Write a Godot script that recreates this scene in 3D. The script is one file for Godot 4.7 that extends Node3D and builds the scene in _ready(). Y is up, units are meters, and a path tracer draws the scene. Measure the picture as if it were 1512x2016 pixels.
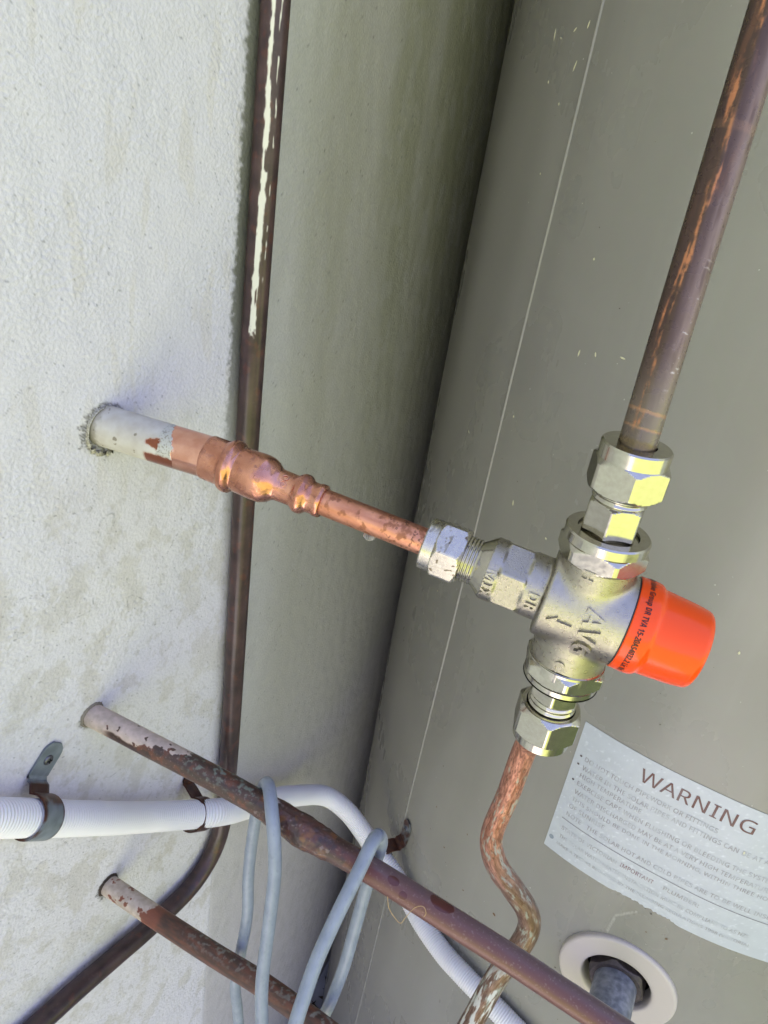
extends Node3D
# A tempering valve between a rendered house wall and a hot water cylinder. Metres, y up.
# World axes: the house wall front is the plane x = WALL, +x leads away from it, +z towards the viewer.

const EYE := Vector3(0, 1.22, 0)
const WALL := -0.2563
const CORNER := -0.3077
const BEND := 0.1265            # the return of the wall turns back by 7 degrees
const TANK := Vector3(0.032, 0, -0.759)
const TANK_R := 0.34

var used := {}
var n1 := FastNoiseLite.new()
var n2 := FastNoiseLite.new()
var n3 := FastNoiseLite.new()
var rng := RandomNumberGenerator.new()

func _ready():
	var cam := Camera3D.new()
	cam.name = "camera"
	cam.fov = 69.61
	cam.near = 0.01
	cam.far = 200.0
	cam.transform = Transform3D(Basis(Vector3(0.844229, 0.148156, -0.515100), Vector3(-0.354682, 0.874945, -0.329654), Vector3(0.401844, 0.461000, 0.791202)).orthonormalized(), EYE)
	add_child(cam)
	cam.make_current()
	var env := Environment.new()
	var sm := ProceduralSkyMaterial.new()
	sm.sky_top_color = Color(0.58, 0.63, 0.84)
	sm.sky_horizon_color = Color(0.88, 0.89, 0.96)
	sm.sky_curve = 0.25
	sm.energy_multiplier = 0.5
	sm.ground_bottom_color = Color(0.30, 0.31, 0.25)
	sm.ground_horizon_color = Color(0.62, 0.64, 0.58)
	var sky := Sky.new()
	sky.sky_material = sm
	env.background_mode = Environment.BG_SKY
	env.sky = sky
	env.tonemap_mode = Environment.TONE_MAPPER_LINEAR
	env.tonemap_exposure = 4.9
	env.sdfgi_enabled = true
	env.ssao_enabled = true
	env.ssil_enabled = true
	var we := WorldEnvironment.new()
	we.name = "world_environment"
	we.environment = env
	add_child(we)
	var sun := DirectionalLight3D.new()
	sun.name = "sun"
	sun.light_energy = 1.5
	sun.light_color = Color(1.0, 0.965, 0.945)
	sun.light_angular_distance = 0.5
	sun.shadow_enabled = true
	add_child(sun)
	sun.look_at_from_position(Vector3(-4, 8, -1), Vector3(-4, 8, -1) + Vector3(0.067, -1.0, 0.4545).normalized())

	n1.seed = 11; n1.noise_type = FastNoiseLite.TYPE_SIMPLEX_SMOOTH; n1.frequency = 1.0; n1.fractal_octaves = 3
	n2.seed = 23; n2.noise_type = FastNoiseLite.TYPE_SIMPLEX_SMOOTH; n2.frequency = 1.0; n2.fractal_octaves = 1; n2.fractal_type = FastNoiseLite.FRACTAL_NONE
	n3.seed = 37; n3.noise_type = FastNoiseLite.TYPE_SIMPLEX_SMOOTH; n3.frequency = 1.0; n3.fractal_octaves = 4
	rng.seed = 4711

	build_ground()
	build_wall()
	build_tank()
	build_label()
	build_vertical_pipe()
	build_outlet_line()
	build_valve()
	build_hot_pipe()
	build_cold_pipe()
	build_low_pipes()
	build_conduit()
	build_cable()
	build_nipple()
	build_small_things()

# ---------------------------------------------------------------- naming
func numbered(called: String) -> String:
	var k = used.get(called, 0)
	used[called] = k + 1
	return called if k == 0 else "%s_%03d" % [called, k]

func tag(o: Node, label: String, category: String, group := "", kind := ""):
	o.set_meta("label", label)
	o.set_meta("category", category)
	if group != "": o.set_meta("group", group)
	if kind != "": o.set_meta("kind", kind)

func thing(called: String, label: String, category: String, at := Vector3.ZERO, group := "") -> Node3D:
	var o := Node3D.new()
	o.name = numbered(called)
	add_child(o)
	o.position = at
	tag(o, label, category, group)
	return o

func put(mesh: Mesh, called: String, mat: Material, parent: Node, at := Vector3.ZERO) -> MeshInstance3D:
	var o := MeshInstance3D.new()
	o.name = numbered(called) if parent == self else called
	o.mesh = mesh
	o.material_override = mat
	o.position = at
	o.cast_shadow = GeometryInstance3D.SHADOW_CASTING_SETTING_ON
	parent.add_child(o, true)
	return o

# ---------------------------------------------------------------- shapes
func arrays(v: PackedVector3Array, n: PackedVector3Array, uv: PackedVector2Array, idx: PackedInt32Array, col := PackedColorArray()) -> ArrayMesh:
	var a := []
	a.resize(Mesh.ARRAY_MAX)
	a[Mesh.ARRAY_VERTEX] = v
	a[Mesh.ARRAY_NORMAL] = n
	if uv.size() == v.size(): a[Mesh.ARRAY_TEX_UV] = uv
	if col.size() == v.size(): a[Mesh.ARRAY_COLOR] = col
	a[Mesh.ARRAY_INDEX] = idx
	var m := ArrayMesh.new()
	m.add_surface_from_arrays(Mesh.PRIMITIVE_TRIANGLES, a)
	return m

# rows x (cols) points; outward is d(col) x d(row). wrap joins the normals of the first and last column. keep: a function(row, col) that leaves cells out
func grid(p: PackedVector3Array, cols: int, uv: PackedVector2Array, wrap := false, flat := false, col := PackedColorArray(), keep = null) -> ArrayMesh:
	var rows := p.size() / cols
	var idx := PackedInt32Array()
	if flat:
		var v := PackedVector3Array(); var n := PackedVector3Array(); var u2 := PackedVector2Array()
		for i in rows - 1:
			for j in cols - 1:
				var a := i * cols + j
				var nn := (p[a + cols + 1] - p[a]).cross(p[a + cols] - p[a + 1])
				var area := (p[a + 1] - p[a + cols]).cross(p[a + cols + 1] - p[a])
				if area.length() < 1e-14: continue
				nn = area.normalized()
				var b := v.size()
				for q in [a, a + 1, a + cols, a + cols + 1]:
					v.append(p[q]); n.append(nn); u2.append(uv[q])
				idx.append_array([b, b + 2, b + 1, b + 1, b + 2, b + 3])
		return arrays(v, n, u2, idx)
	var nm := PackedVector3Array()
	nm.resize(p.size())
	for i in rows - 1:
		for j in cols - 1:
			var a := i * cols + j
			if keep != null and not keep.call(i, j): continue
			var f := (p[a + 1] - p[a + cols]).cross(p[a + cols + 1] - p[a])
			nm[a] += f; nm[a + 1] += f; nm[a + cols] += f; nm[a + cols + 1] += f
			idx.append(a); idx.append(a + cols); idx.append(a + 1)
			idx.append(a + 1); idx.append(a + cols); idx.append(a + cols + 1)
	if wrap:
		for i in rows:
			var s := nm[i * cols] + nm[i * cols + cols - 1]
			nm[i * cols] = s; nm[i * cols + cols - 1] = s
	for k in nm.size(): nm[k] = nm[k].normalized()
	return arrays(p, nm, uv, idx, col)

# profile points (s along the axis, r); a doubled point makes a sharp edge. rfun(s, phi, r) may change the radius
func lathe(c: Vector3, axis: Vector3, ref: Vector3, prof: Array, segs := 64, flat := false, rfun = null) -> ArrayMesh:
	var T := axis.normalized()
	var N := (ref - T * ref.dot(T)).normalized()
	var B := T.cross(N)
	var p := PackedVector3Array(); var uv := PackedVector2Array()
	for q: Vector2 in prof:
		for j in segs + 1:
			var phi := TAU * j / segs - PI
			var r := q.y
			if rfun != null and r > 0.0: r = rfun.call(q.x, phi, r)
			p.append(c + T * q.x + (N * cos(phi) + B * sin(phi)) * r)
			uv.append(Vector2(float(j) / segs, (q.x - prof[0].x) / maxf(1e-6, prof[-1].x - prof[0].x)))
	return grid(p, segs + 1, uv, true, flat)

func sharp(prof: Array) -> Array:
	var o := []
	for k in prof.size():
		o.append(prof[k])
		if k > 0 and k < prof.size() - 1: o.append(prof[k])
	return o

# profile with every corner rounded by a small radius
func rounded(prof: Array, rad: float) -> Array:
	var o := []
	for k in prof.size():
		var b: Vector2 = prof[k]
		if k == 0 or k == prof.size() - 1: o.append(b); continue
		var a: Vector2 = prof[k - 1]; var c: Vector2 = prof[k + 1]
		var r := minf(rad, minf(a.distance_to(b), b.distance_to(c)) * 0.45)
		var s := b + (a - b).normalized() * r; var e := b + (c - b).normalized() * r
		o.append(s); o.append(s)
		for t in [0.33, 0.66]:
			o.append(s.lerp(b, t).lerp(b.lerp(e, t), t))
		o.append(e); o.append(e)
	return o

func spline(pts: Array, step: float) -> PackedVector3Array:
	var o := PackedVector3Array()
	for k in pts.size() - 1:
		var a: Vector3 = pts[maxi(k - 1, 0)]; var b: Vector3 = pts[k]; var c: Vector3 = pts[k + 1]; var d: Vector3 = pts[mini(k + 2, pts.size() - 1)]
		if k == 0: a = b * 2.0 - c
		if k + 2 > pts.size() - 1: d = c * 2.0 - b
		var m := maxi(1, int(ceil(b.distance_to(c) / step)))
		for i in m: o.append(b.cubic_interpolate(c, a, d, float(i) / m))
	o.append(pts[-1])
	return o

# a tube along points; ref is where u = 0.5 looks; rfun(s, phi) gives the radius
func tube(path: PackedVector3Array, ref: Vector3, segs: int, rfun: Callable) -> ArrayMesh:
	var total := 0.0
	for k in path.size() - 1: total += path[k].distance_to(path[k + 1])
	var p := PackedVector3Array(); var uv := PackedVector2Array()
	var s := 0.0
	var last := path.size() - 1
	for k in path.size():
		if k > 0: s += path[k].distance_to(path[k - 1])
		var T := (path[mini(k + 1, last)] - path[maxi(k - 1, 0)]).normalized()
		var N := (ref - T * ref.dot(T)).normalized()
		var B := T.cross(N)
		var caps := [1.0]
		if k == 0: caps = [0.0, 1.0, 1.0]
		if k == last: caps = [1.0, 1.0, 0.0]
		for cp in caps:
			for j in segs + 1:
				var phi := TAU * j / segs - PI
				var r: float = rfun.call(s, phi) * cp
				p.append(path[k] + (N * cos(phi) + B * sin(phi)) * r)
				uv.append(Vector2(float(j) / segs, s / total))
	return grid(p, segs + 1, uv, true)

func length_of(path: PackedVector3Array) -> float:
	var t := 0.0
	for k in path.size() - 1: t += path[k].distance_to(path[k + 1])
	return t

# ---------------------------------------------------------------- materials
func plain(c: Color, rough: float, metal := 0.0) -> StandardMaterial3D:
	var m := StandardMaterial3D.new()
	m.albedo_color = c
	m.roughness = rough
	m.metallic = metal
	return m

func relief(m: StandardMaterial3D, freq: float, cm: float, tile: float, seed := 3, octaves := 3):
	var nz := FastNoiseLite.new()
	nz.seed = seed; nz.frequency = freq; nz.fractal_octaves = octaves
	var t := ImageTexture.create_from_image(nz.get_seamless_image(512, 512))
	m.heightmap_enabled = true
	m.heightmap_texture = t
	m.heightmap_scale = cm
	m.uv1_triplanar = true
	m.uv1_scale = Vector3.ONE / tile

# mottled roughness and tint for plain things
func mottle(m: StandardMaterial3D, tile: float, lo: Color, hi: Color, rlo: float, rhi: float, freq := 0.02, seed := 5, dirt := 0.0):
	var nz := FastNoiseLite.new()
	nz.seed = seed; nz.frequency = freq; nz.fractal_octaves = 5
	var src := nz.get_seamless_image(512, 512)
	var a := Image.create(512, 512, false, Image.FORMAT_RGB8)
	var r := Image.create(512, 512, false, Image.FORMAT_L8)
	for y in 512:
		for x in 512:
			var g := src.get_pixel(x, y).r
			var spot := sst(0.38, 0.50, n1.get_noise_2d(x * 0.011 + 200.0, y * 0.011) + 0.12 * n1.get_noise_2d(x * 0.06, y * 0.06)) * dirt
			a.set_pixel(x, y, lo.lerp(hi, g).lerp(Color(0.34, 0.27, 0.20), spot))
			var q := lerpf(lerpf(rlo, rhi, g), 0.7, spot)
			r.set_pixel(x, y, Color(q, q, q))
	m.albedo_texture = ImageTexture.create_from_image(a)
	m.albedo_color = Color.WHITE
	m.roughness_texture = ImageTexture.create_from_image(r)
	m.roughness = 1.0
	m.uv1_triplanar = true
	m.uv1_scale = Vector3.ONE / tile

# paints a pipe: fn(v mm along, phi from the side looked at, p mm in noise space) -> [Color, rough, metal, height]
func painted(w: int, h: int, len_m: float, r_m: float, fn: Callable, cm := 0.03) -> ORMMaterial3D:
	var a := PackedByteArray(); a.resize(w * h * 3)
	var o := PackedByteArray(); o.resize(w * h * 3)
	var b := PackedByteArray(); b.resize(w * h)
	var k := 0
	for y in h:
		var v := (y + 0.5) / h * len_m * 1000.0
		for x in w:
			var phi := (x + 0.5) / w * TAU - PI
			var res: Array = fn.call(v, phi, Vector3(cos(phi) * r_m * 1000.0, sin(phi) * r_m * 1000.0, v))
			var c: Color = res[0]
			a[k * 3] = int(clampf(c.r, 0, 1) * 255.0); a[k * 3 + 1] = int(clampf(c.g, 0, 1) * 255.0); a[k * 3 + 2] = int(clampf(c.b, 0, 1) * 255.0)
			o[k * 3] = 255; o[k * 3 + 1] = int(clampf(res[1], 0, 1) * 255.0); o[k * 3 + 2] = int(clampf(res[2], 0, 1) * 255.0)
			b[k] = int(clampf(res[3], 0, 1) * 255.0)
			k += 1
	var m := ORMMaterial3D.new()
	m.albedo_texture = ImageTexture.create_from_image(Image.create_from_data(w, h, false, Image.FORMAT_RGB8, a))
	m.orm_texture = ImageTexture.create_from_image(Image.create_from_data(w, h, false, Image.FORMAT_RGB8, o))
	m.heightmap_enabled = true
	m.heightmap_texture = ImageTexture.create_from_image(Image.create_from_data(w, h, false, Image.FORMAT_L8, b))
	m.heightmap_scale = cm
	return m

func sst(a: float, b: float, x: float) -> float: return smoothstep(a, b, x)
func f1(p: Vector3, k: float) -> float: return n1.get_noise_3dv(p * k)
func f2(p: Vector3, k: float) -> float: return n2.get_noise_3dv(p * k)
func f3(p: Vector3, k: float) -> float: return n3.get_noise_3dv(p * k)
func rgb(r: int, g: int, b: int) -> Color: return Color(r / 255.0, g / 255.0, b / 255.0)

func font(bold := false) -> Font:
	var f := SystemFont.new()
	f.font_names = PackedStringArray(["Droid Sans"])
	if bold: f.font_weight = 700
	return f

# lettering whose points are moved by place(x 0..1, y 0..1, z 0..1); wear fades the ink towards paper
func letters(text: String, bold: bool, deep: bool, place: Callable, ink := Color.BLACK, paper := Color.BLACK, wear := 0.0) -> ArrayMesh:
	var tm := TextMesh.new()
	tm.text = text
	tm.font = font(bold)
	tm.font_size = 64
	tm.pixel_size = 0.01
	tm.depth = 0.1 if deep else 0.0
	tm.curve_step = 1.0
	var a := tm.get_mesh_arrays()
	var v: PackedVector3Array = a[Mesh.ARRAY_VERTEX]
	var idx: PackedInt32Array = a[Mesh.ARRAY_INDEX]
	var lo := v[0]; var hi := v[0]
	for q in v: lo = lo.min(q); hi = hi.max(q)
	var w := PackedVector3Array(); var n := PackedVector3Array(); var c := PackedColorArray(); var id := PackedInt32Array()
	var span := hi - lo
	for t in range(0, idx.size(), 3):
		var q := []
		for k in 3:
			var s := (v[idx[t + k]] - lo) / Vector3(maxf(span.x, 1e-6), maxf(span.y, 1e-6), maxf(span.z, 1e-6))
			q.append(place.call(s.x, s.y, s.z if deep else 1.0))
		var f: Vector3 = (q[2] - q[0]).cross(q[1] - q[0]).normalized()
		for k in 3:
			id.append(w.size()); w.append(q[k]); n.append(f)
			var g := clampf(0.5 + 1.6 * n1.get_noise_3dv(q[k] * 90.0), 0.0, 1.0) * wear
			c.append(ink.lerp(paper, g))
	return arrays(w, n, PackedVector2Array(), id, c)

func box(size: Vector3) -> BoxMesh:
	var b := BoxMesh.new()
	b.size = size
	return b

# ---------------------------------------------------------------- ground
func build_ground():
	var m := plain(Color(0.5, 0.5, 0.48), 0.9)
	mottle(m, 0.6, Color(0.68, 0.67, 0.655), Color(0.78, 0.77, 0.755), 0.85, 0.95)
	var path := put(box(Vector3(1.3, 0.1, 9.0)), "concrete_path", m, self, Vector3(-0.05, -0.05, 0.0))
	tag(path, "grey concrete path along the foot of the house wall", "path", "", "structure")
	var g := plain(Color(0.4, 0.5, 0.2), 0.95)
	mottle(g, 3.0, Color(0.47, 0.51, 0.28), Color(0.61, 0.64, 0.40), 0.9, 1.0, 0.03, 9)
	var pm := PlaneMesh.new()
	pm.size = Vector2(120, 120)
	var lawn := put(pm, "lawn", g, self, Vector3(0, -0.03, 0))
	tag(lawn, "sunlit yellow green lawn beyond the concrete path", "lawn", "", "structure")

# ---------------------------------------------------------------- wall
func stucco(a: float, y: float) -> float:      # height in metres from the place on the wall in metres
	var u := a * 1000.0; var w := y * 1000.0
	var big := n2.get_noise_2d(u * 0.06, w * 0.05)
	var bump := n2.get_noise_2d(u * 0.50 + 40.0, w * 0.50)
	var fine := n1.get_noise_2d(u * 0.85, w * 0.85 + 70.0)
	var pit := maxf(0.0, n2.get_noise_2d(u * 0.27 + 300.0, w * 0.30) - 0.52)
	var amp := 0.75 + 0.9 * n2.get_noise_2d(u * 0.013 + 60.0, w * 0.013)
	amp = clampf(amp * 0.85, 0.35, 1.15)
	return (big * 0.22 + amp * (sst(-0.5, 0.6, bump) * 0.28 + fine * 0.17 - pit * 0.8)) * 0.001

func wall_tint(a: float, y: float, back: bool) -> Color:
	var u := a * 1000.0; var w := y * 1000.0
	var c := Color(0.64, 0.625, 0.645)
	var low := 1.0 - sst(0.98, 1.10, y + 0.03 * n2.get_noise_2d(u * 0.02, w * 0.02))
	var blot := sst(0.02, 0.34, n3.get_noise_2d(u * 0.030, w * 0.022 + 9.0) + 0.25 * n1.get_noise_2d(u * 0.16, w * 0.16))
	var speck := sst(0.28, 0.5, n1.get_noise_2d(u * 0.11 + 50.0, w * 0.085))
	var grain := n1.get_noise_2d(u * 0.5 + 9.0, w * 0.5)
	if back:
		c = Color(0.53, 0.505, 0.49).lerp(Color(0.56, 0.55, 0.515).lerp(Color(0.39, 0.375, 0.31), sst(0.0, 0.09, a)), sst(0.45, 0.95, y))  # paler by the corner, darker higher up: shading put into the vertex colour
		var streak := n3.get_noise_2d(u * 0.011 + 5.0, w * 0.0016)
		c = c.lerp(Color(0.235, 0.235, 0.135), sst(-0.15, 0.75, streak * 0.35 + (a - 0.05) * 2.6) * sst(0.75, 1.25, y) * 0.97)  # olive growth tint, deepened upwards and towards the tank for the gap shade
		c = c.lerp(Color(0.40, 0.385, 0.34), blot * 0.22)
	else:
		c = c.lerp(Color(0.46, 0.43, 0.35), blot * low * 0.55)
		c = c.lerp(Color(0.40, 0.38, 0.33), speck * low * 0.45)
		c = c.lerp(Color(0.66, 0.64, 0.63), sst(0.55, 1.0, low) * (0.28 + 0.3 * n3.get_noise_2d(u * 0.012, w * 0.012)))
		# a few brown runs high on the wall
		var run := sst(0.45, 0.62, n2.get_noise_2d(u * 0.075 + 90.0, w * 0.016)) * (1.0 - low)
		c = c.lerp(Color(0.55, 0.50, 0.38), run * 0.22)
		var edge_shade := (1.0 - sst(0.0105, 0.0150, a + 0.003 * n1.get_noise_2d(u * 0.2, w * 0.2))) * sst(0.95, 1.15, y)  # shade line beside the brown pipe, put into the wall colour
		c = c.lerp(Color(0.10, 0.105, 0.055), edge_shade * 0.85)
	c = c * (1.0 + grain * 0.10)
	if not back:
		# grime and broken edges where the pipes come through
		for hole in [[0.0946, 1.0807, 0.0098, 0.0052], [0.1090, 0.9150, 0.0062, 0.0022], [0.1027, 0.7640, 0.0064, 0.0040]]:
			var off := Vector2(a - hole[0], y - hole[1])
			if absf(off.x) < 0.03 and absf(off.y) < 0.03:
				var side := 0.35 + 0.65 * clampf(off.normalized().dot(Vector2(0.55, -0.83)) + 0.25, 0.0, 1.0)
				var reach: float = hole[2] + hole[3] * side * (0.75 + 1.1 * n1.get_noise_2d(u * 0.22, w * 0.22))
				var k := 1.0 - sst(reach - 0.0008, reach + 0.0012, off.length())
				c = c.lerp(Color(0.075, 0.07, 0.05), k * (0.58 + 0.5 * n2.get_noise_2d(u * 0.7, w * 0.7)))
		var crack := absf(n1.get_noise_2d(u * 0.011 + 33.0, w * 0.007 + 4.0))
		c = c * (1.0 - 0.35 * (1.0 - sst(0.0, 0.004, crack)) * sst(0.1, 0.3, n2.get_noise_2d(u * 0.02, w * 0.02 + 500.0)))
	if n2.get_noise_2d(u * 0.33 + 700.0, w * 0.36) > 0.89: c = c * 0.6
	c.a = 1.0
	return c

func wall_sheet(o: Vector3, along: Vector3, out: Vector3, a0: float, a1: float, y0: float, y1: float, step: float, back: bool) -> ArrayMesh:
	var cols := int((a1 - a0) / step) + 1
	var rows := int((y1 - y0) / step) + 1
	var p := PackedVector3Array(); p.resize(cols * rows)
	var uv := PackedVector2Array(); uv.resize(cols * rows)
	var col := PackedColorArray(); col.resize(cols * rows)
	for i in rows:
		var y := y1 - (y1 - y0) * i / (rows - 1)
		for j in cols:
			var a := a0 + (a1 - a0) * j / (cols - 1)
			var h := stucco(a + (4.0 if back else 0.0), y)
			if a < 0.004: h -= (0.004 - a) * (0.004 - a) * 30.0      # the arris is worn round
			p[i * cols + j] = o + along * a + Vector3(0, y, 0) + out * h
			uv[i * cols + j] = Vector2(a, y) * 14.0
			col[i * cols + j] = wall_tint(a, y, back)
	return grid(p, cols, uv, false, false, col)

func build_wall():
	var m := StandardMaterial3D.new()
	m.vertex_color_use_as_albedo = true
	m.roughness = 0.88
	var nz := FastNoiseLite.new()
	nz.seed = 77; nz.frequency = 0.06; nz.fractal_octaves = 3
	m.heightmap_enabled = true
	m.heightmap_texture = ImageTexture.create_from_image(nz.get_seamless_image(512, 512))
	m.heightmap_scale = 0.022
	var w := thing("rendered_wall", "white rendered house wall with textured stucco, stained lower down, turning back beside the brown pipe", "wall", Vector3(WALL, 0, CORNER))
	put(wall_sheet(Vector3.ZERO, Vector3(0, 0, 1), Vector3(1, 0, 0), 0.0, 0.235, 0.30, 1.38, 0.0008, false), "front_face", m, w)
	var back := Vector3(-sin(BEND), 0, -cos(BEND))
	# seen from outside the return runs the other way, so its sheet is turned about
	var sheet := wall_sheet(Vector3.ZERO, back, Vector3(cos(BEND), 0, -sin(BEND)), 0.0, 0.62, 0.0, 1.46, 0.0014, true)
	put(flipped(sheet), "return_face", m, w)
	var far := plain(Color(0.86, 0.865, 0.85), 0.9)
	relief(far, 0.06, 0.03, 0.07, 77)
	# the rest of the wall round the part one sees, flush behind it
	put(box(Vector3(0.25, 2.75, 3.42)), "wall_body", far, w, Vector3(-0.1275, 1.375, 1.698))
	var rest := put(box(Vector3(0.25, 2.75, 3.6)), "wall_body", far, w, Vector3(-0.1275, 1.35, 0) + Vector3(-sin(BEND), 0, -cos(BEND)) * 1.81)
	rest.position = back * 1.802 + Vector3(-cos(BEND), 0, sin(BEND)) * 0.1275 + Vector3(0, 1.375, 0)
	rest.rotation.y = BEND
	# unseen wall closing the corner behind the tank, raised to keep the sun off
	put(box(Vector3(3.6, 3.3, 0.25)), "wall_body", far, w, Vector3(0.66, 1.648, -0.97))

func flipped(src: ArrayMesh) -> ArrayMesh:
	var a := src.surface_get_arrays(0)
	var idx: PackedInt32Array = a[Mesh.ARRAY_INDEX]
	var n: PackedVector3Array = a[Mesh.ARRAY_NORMAL]
	for k in range(0, idx.size(), 3):
		var t := idx[k]; idx[k] = idx[k + 1]; idx[k + 1] = t
	for k in n.size(): n[k] = -n[k]
	return arrays(a[Mesh.ARRAY_VERTEX], n, a[Mesh.ARRAY_TEX_UV], idx, a[Mesh.ARRAY_COLOR])

# ---------------------------------------------------------------- tank
func tank_wave(th: float, y: float) -> float:
	th = wrapf(th, -PI, PI)
	# sheet steel is never quite true
	return 0.0007 * n2.get_noise_2d(cos(th) * 3.0 + sin(th) * 5.0, y * 2.0)

func on_tank(arc: float, y: float, off := 0.0) -> Vector3:
	var th := arc / TANK_R
	off += tank_wave(th, y)
	return TANK + Vector3(sin(th) * (TANK_R + off), y, cos(th) * (TANK_R + off))

func tank_skin(m: StandardMaterial3D):
	var w := 1024; var h := 1024
	var a := PackedByteArray(); a.resize(w * h * 3)
	var r := PackedByteArray(); r.resize(w * h)
	for y in h:
		var yy := 1400.0 - y * 1000.0 / h
		for x in w:
			var arc := (x * 1.8 / w - 1.3) * TANK_R * 1000.0
			var g := n3.get_noise_2d(arc * 0.006, yy * 0.005)
			var run := sst(0.12, 0.55, n1.get_noise_2d(arc * 0.055, yy * 0.0035 + 11.0))
			var dust := sst(0.05, 0.5, n3.get_noise_2d(arc * 0.05 + 70.0, yy * 0.04))
			var c := Color(0.56, 0.55, 0.51) * (1.0 + 0.05 * g)
			c = c.lerp(Color(0.70, 0.69, 0.67), run * 0.035)
			c = c.lerp(Color(0.56, 0.54, 0.48), dust * 0.03)
			var q := 0.28 + 0.01 * run + 0.012 * dust + 0.05 * g
			# chalky scrape above the port
			var d := minf(seg(arc, yy, 10.2, 749.4, -0.8, 735.5), seg(arc, yy, -0.8, 733.5, -1.6, 715.0))
			var k := (1.0 - sst(0.2, 1.1, d)) * sst(-0.25, 0.3, n1.get_noise_2d(arc * 0.4, yy * 0.4))
			c = c.lerp(Color(0.84, 0.83, 0.80), k * 0.55)
			q += k * 0.3
			var i := y * w + x
			a[i * 3] = int(clampf(c.r, 0, 1) * 255.0); a[i * 3 + 1] = int(clampf(c.g, 0, 1) * 255.0); a[i * 3 + 2] = int(clampf(c.b, 0, 1) * 255.0)
			r[i] = int(clampf(q, 0, 1) * 255.0)
	m.albedo_texture = ImageTexture.create_from_image(Image.create_from_data(w, h, false, Image.FORMAT_RGB8, a))
	m.roughness_texture = ImageTexture.create_from_image(Image.create_from_data(w, h, false, Image.FORMAT_L8, r))
	m.albedo_color = Color.WHITE
	m.roughness = 1.0

func seg(x: float, y: float, ax: float, ay: float, bx: float, by: float) -> float:
	var q := Geometry2D.get_closest_point_to_segment(Vector2(x, y), Vector2(ax, ay), Vector2(bx, by))
	return q.distance_to(Vector2(x, y))

func build_tank():
	var paint := plain(Color(0.59, 0.575, 0.52), 0.34)
	tank_skin(paint)
	var t := thing("hot_water_tank", "tall beige grey steel hot water cylinder beside the white wall", "tank", TANK)
	var cols := 421
	var ys := [0.03]
	var y := 0.03
	while y < 1.78:
		y += 0.006 if y > 0.60 and y < 0.745 else 0.02
		ys.append(y)
	var p := PackedVector3Array(); var uv := PackedVector2Array()
	for yy in ys:
		for j in cols:
			var th := TAU * j / (cols - 1)
			var r := TANK_R + tank_wave(th, yy)
			p.append(Vector3(sin(th) * r, yy, cos(th) * r)); uv.append(Vector2((wrapf(th, -PI, PI) + 1.3) / 1.8, 1.4 - yy))
	var hole := Vector2(0.0185, 0.673)
	var keep := func(i: int, j: int):
		var th := TAU * (j + 0.5) / (cols - 1)
		if th > PI: th -= TAU
		return Vector2(th * TANK_R, (float(ys[i]) + float(ys[mini(i + 1, ys.size() - 1)])) / 2.0).distance_to(hole) > 0.0295
	put(flip_if(grid(p, cols, uv, true, false, PackedColorArray(), keep)), "shell", paint, t)
	put(lathe(Vector3(0, 0, 0), Vector3.UP, Vector3(0, 0, 1), rounded([Vector2(1.78, TANK_R + 0.002), Vector2(1.80, TANK_R + 0.006), Vector2(1.84, 0.31), Vector2(1.88, 0.18), Vector2(1.9, 0)], 0.02), 96), "lid", paint, t)
	put(lathe(Vector3(0, 0, 0), Vector3.UP, Vector3(0, 0, 1), sharp([Vector2(0.0, 0), Vector2(0.0, TANK_R - 0.012), Vector2(0.03, TANK_R - 0.012), Vector2(0.03, 0)]), 96), "base", plain(Color(0.2, 0.2, 0.19), 0.8), t)
	# the lap seam of the jacket: the sheet that overlaps ends in a folded edge
	var sp := PackedVector3Array(); var su := PackedVector2Array()
	for k in 61:
		var yy := 0.03 + 1.74 * k / 60.0
		var arc0 := -0.2085 + (yy - 1.05) * 0.0065
		for q in [[-0.0006, -0.0004], [-0.0005, 0.0007], [-0.0002, 0.0009], [0.0002, 0.0009], [0.0006, 0.0006], [0.0014, -0.0004]]:
			sp.append(on_tank(arc0 + q[0], yy, q[1] + 0.0001) - TANK); su.append(Vector2(q[0], yy))
	put(flip_if(grid(sp, 6, su)), "lap_seam", paint, t)
	# pipe port: collar ring, dark recess
	var c := on_tank(0.0185, 0.673) - TANK
	var ax := Vector3(sin(0.0185 / TANK_R), 0, cos(0.0185 / TANK_R))
	var ring := plain(Color(0.75, 0.715, 0.68), 0.42)
	put(lathe(c, ax, Vector3.UP, rounded([Vector2(-0.004, 0.0440), Vector2(0.0016, 0.0440), Vector2(0.0030, 0.0425), Vector2(0.0034, 0.0285), Vector2(0.0030, 0.0262), Vector2(0.0, 0.0250), Vector2(-0.012, 0.0248)], 0.0012), 96), "port_collar", ring, t)
	put(lathe(c, ax, Vector3.UP, sharp([Vector2(-0.011, 0.027), Vector2(-0.05, 0.027), Vector2(-0.05, 0.0)]), 48), "port_recess", plain(Color(0.05, 0.045, 0.04), 0.95), t)

func flip_if(m: ArrayMesh) -> ArrayMesh:
	# turns a sheet so that its normals lead away from the tank's axis
	var a := m.surface_get_arrays(0)
	var v: PackedVector3Array = a[Mesh.ARRAY_VERTEX]; var n: PackedVector3Array = a[Mesh.ARRAY_NORMAL]
	var s := 0.0
	for k in range(0, v.size(), 17): s += n[k].dot(Vector3(v[k].x, 0, v[k].z))
	if s > 0.0: return m
	var idx: PackedInt32Array = a[Mesh.ARRAY_INDEX]
	for k in range(0, idx.size(), 3):
		var t := idx[k]; idx[k] = idx[k + 1]; idx[k + 1] = t
	for k in n.size(): n[k] = -n[k]
	return arrays(v, n, a[Mesh.ARRAY_TEX_UV], idx)

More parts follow.
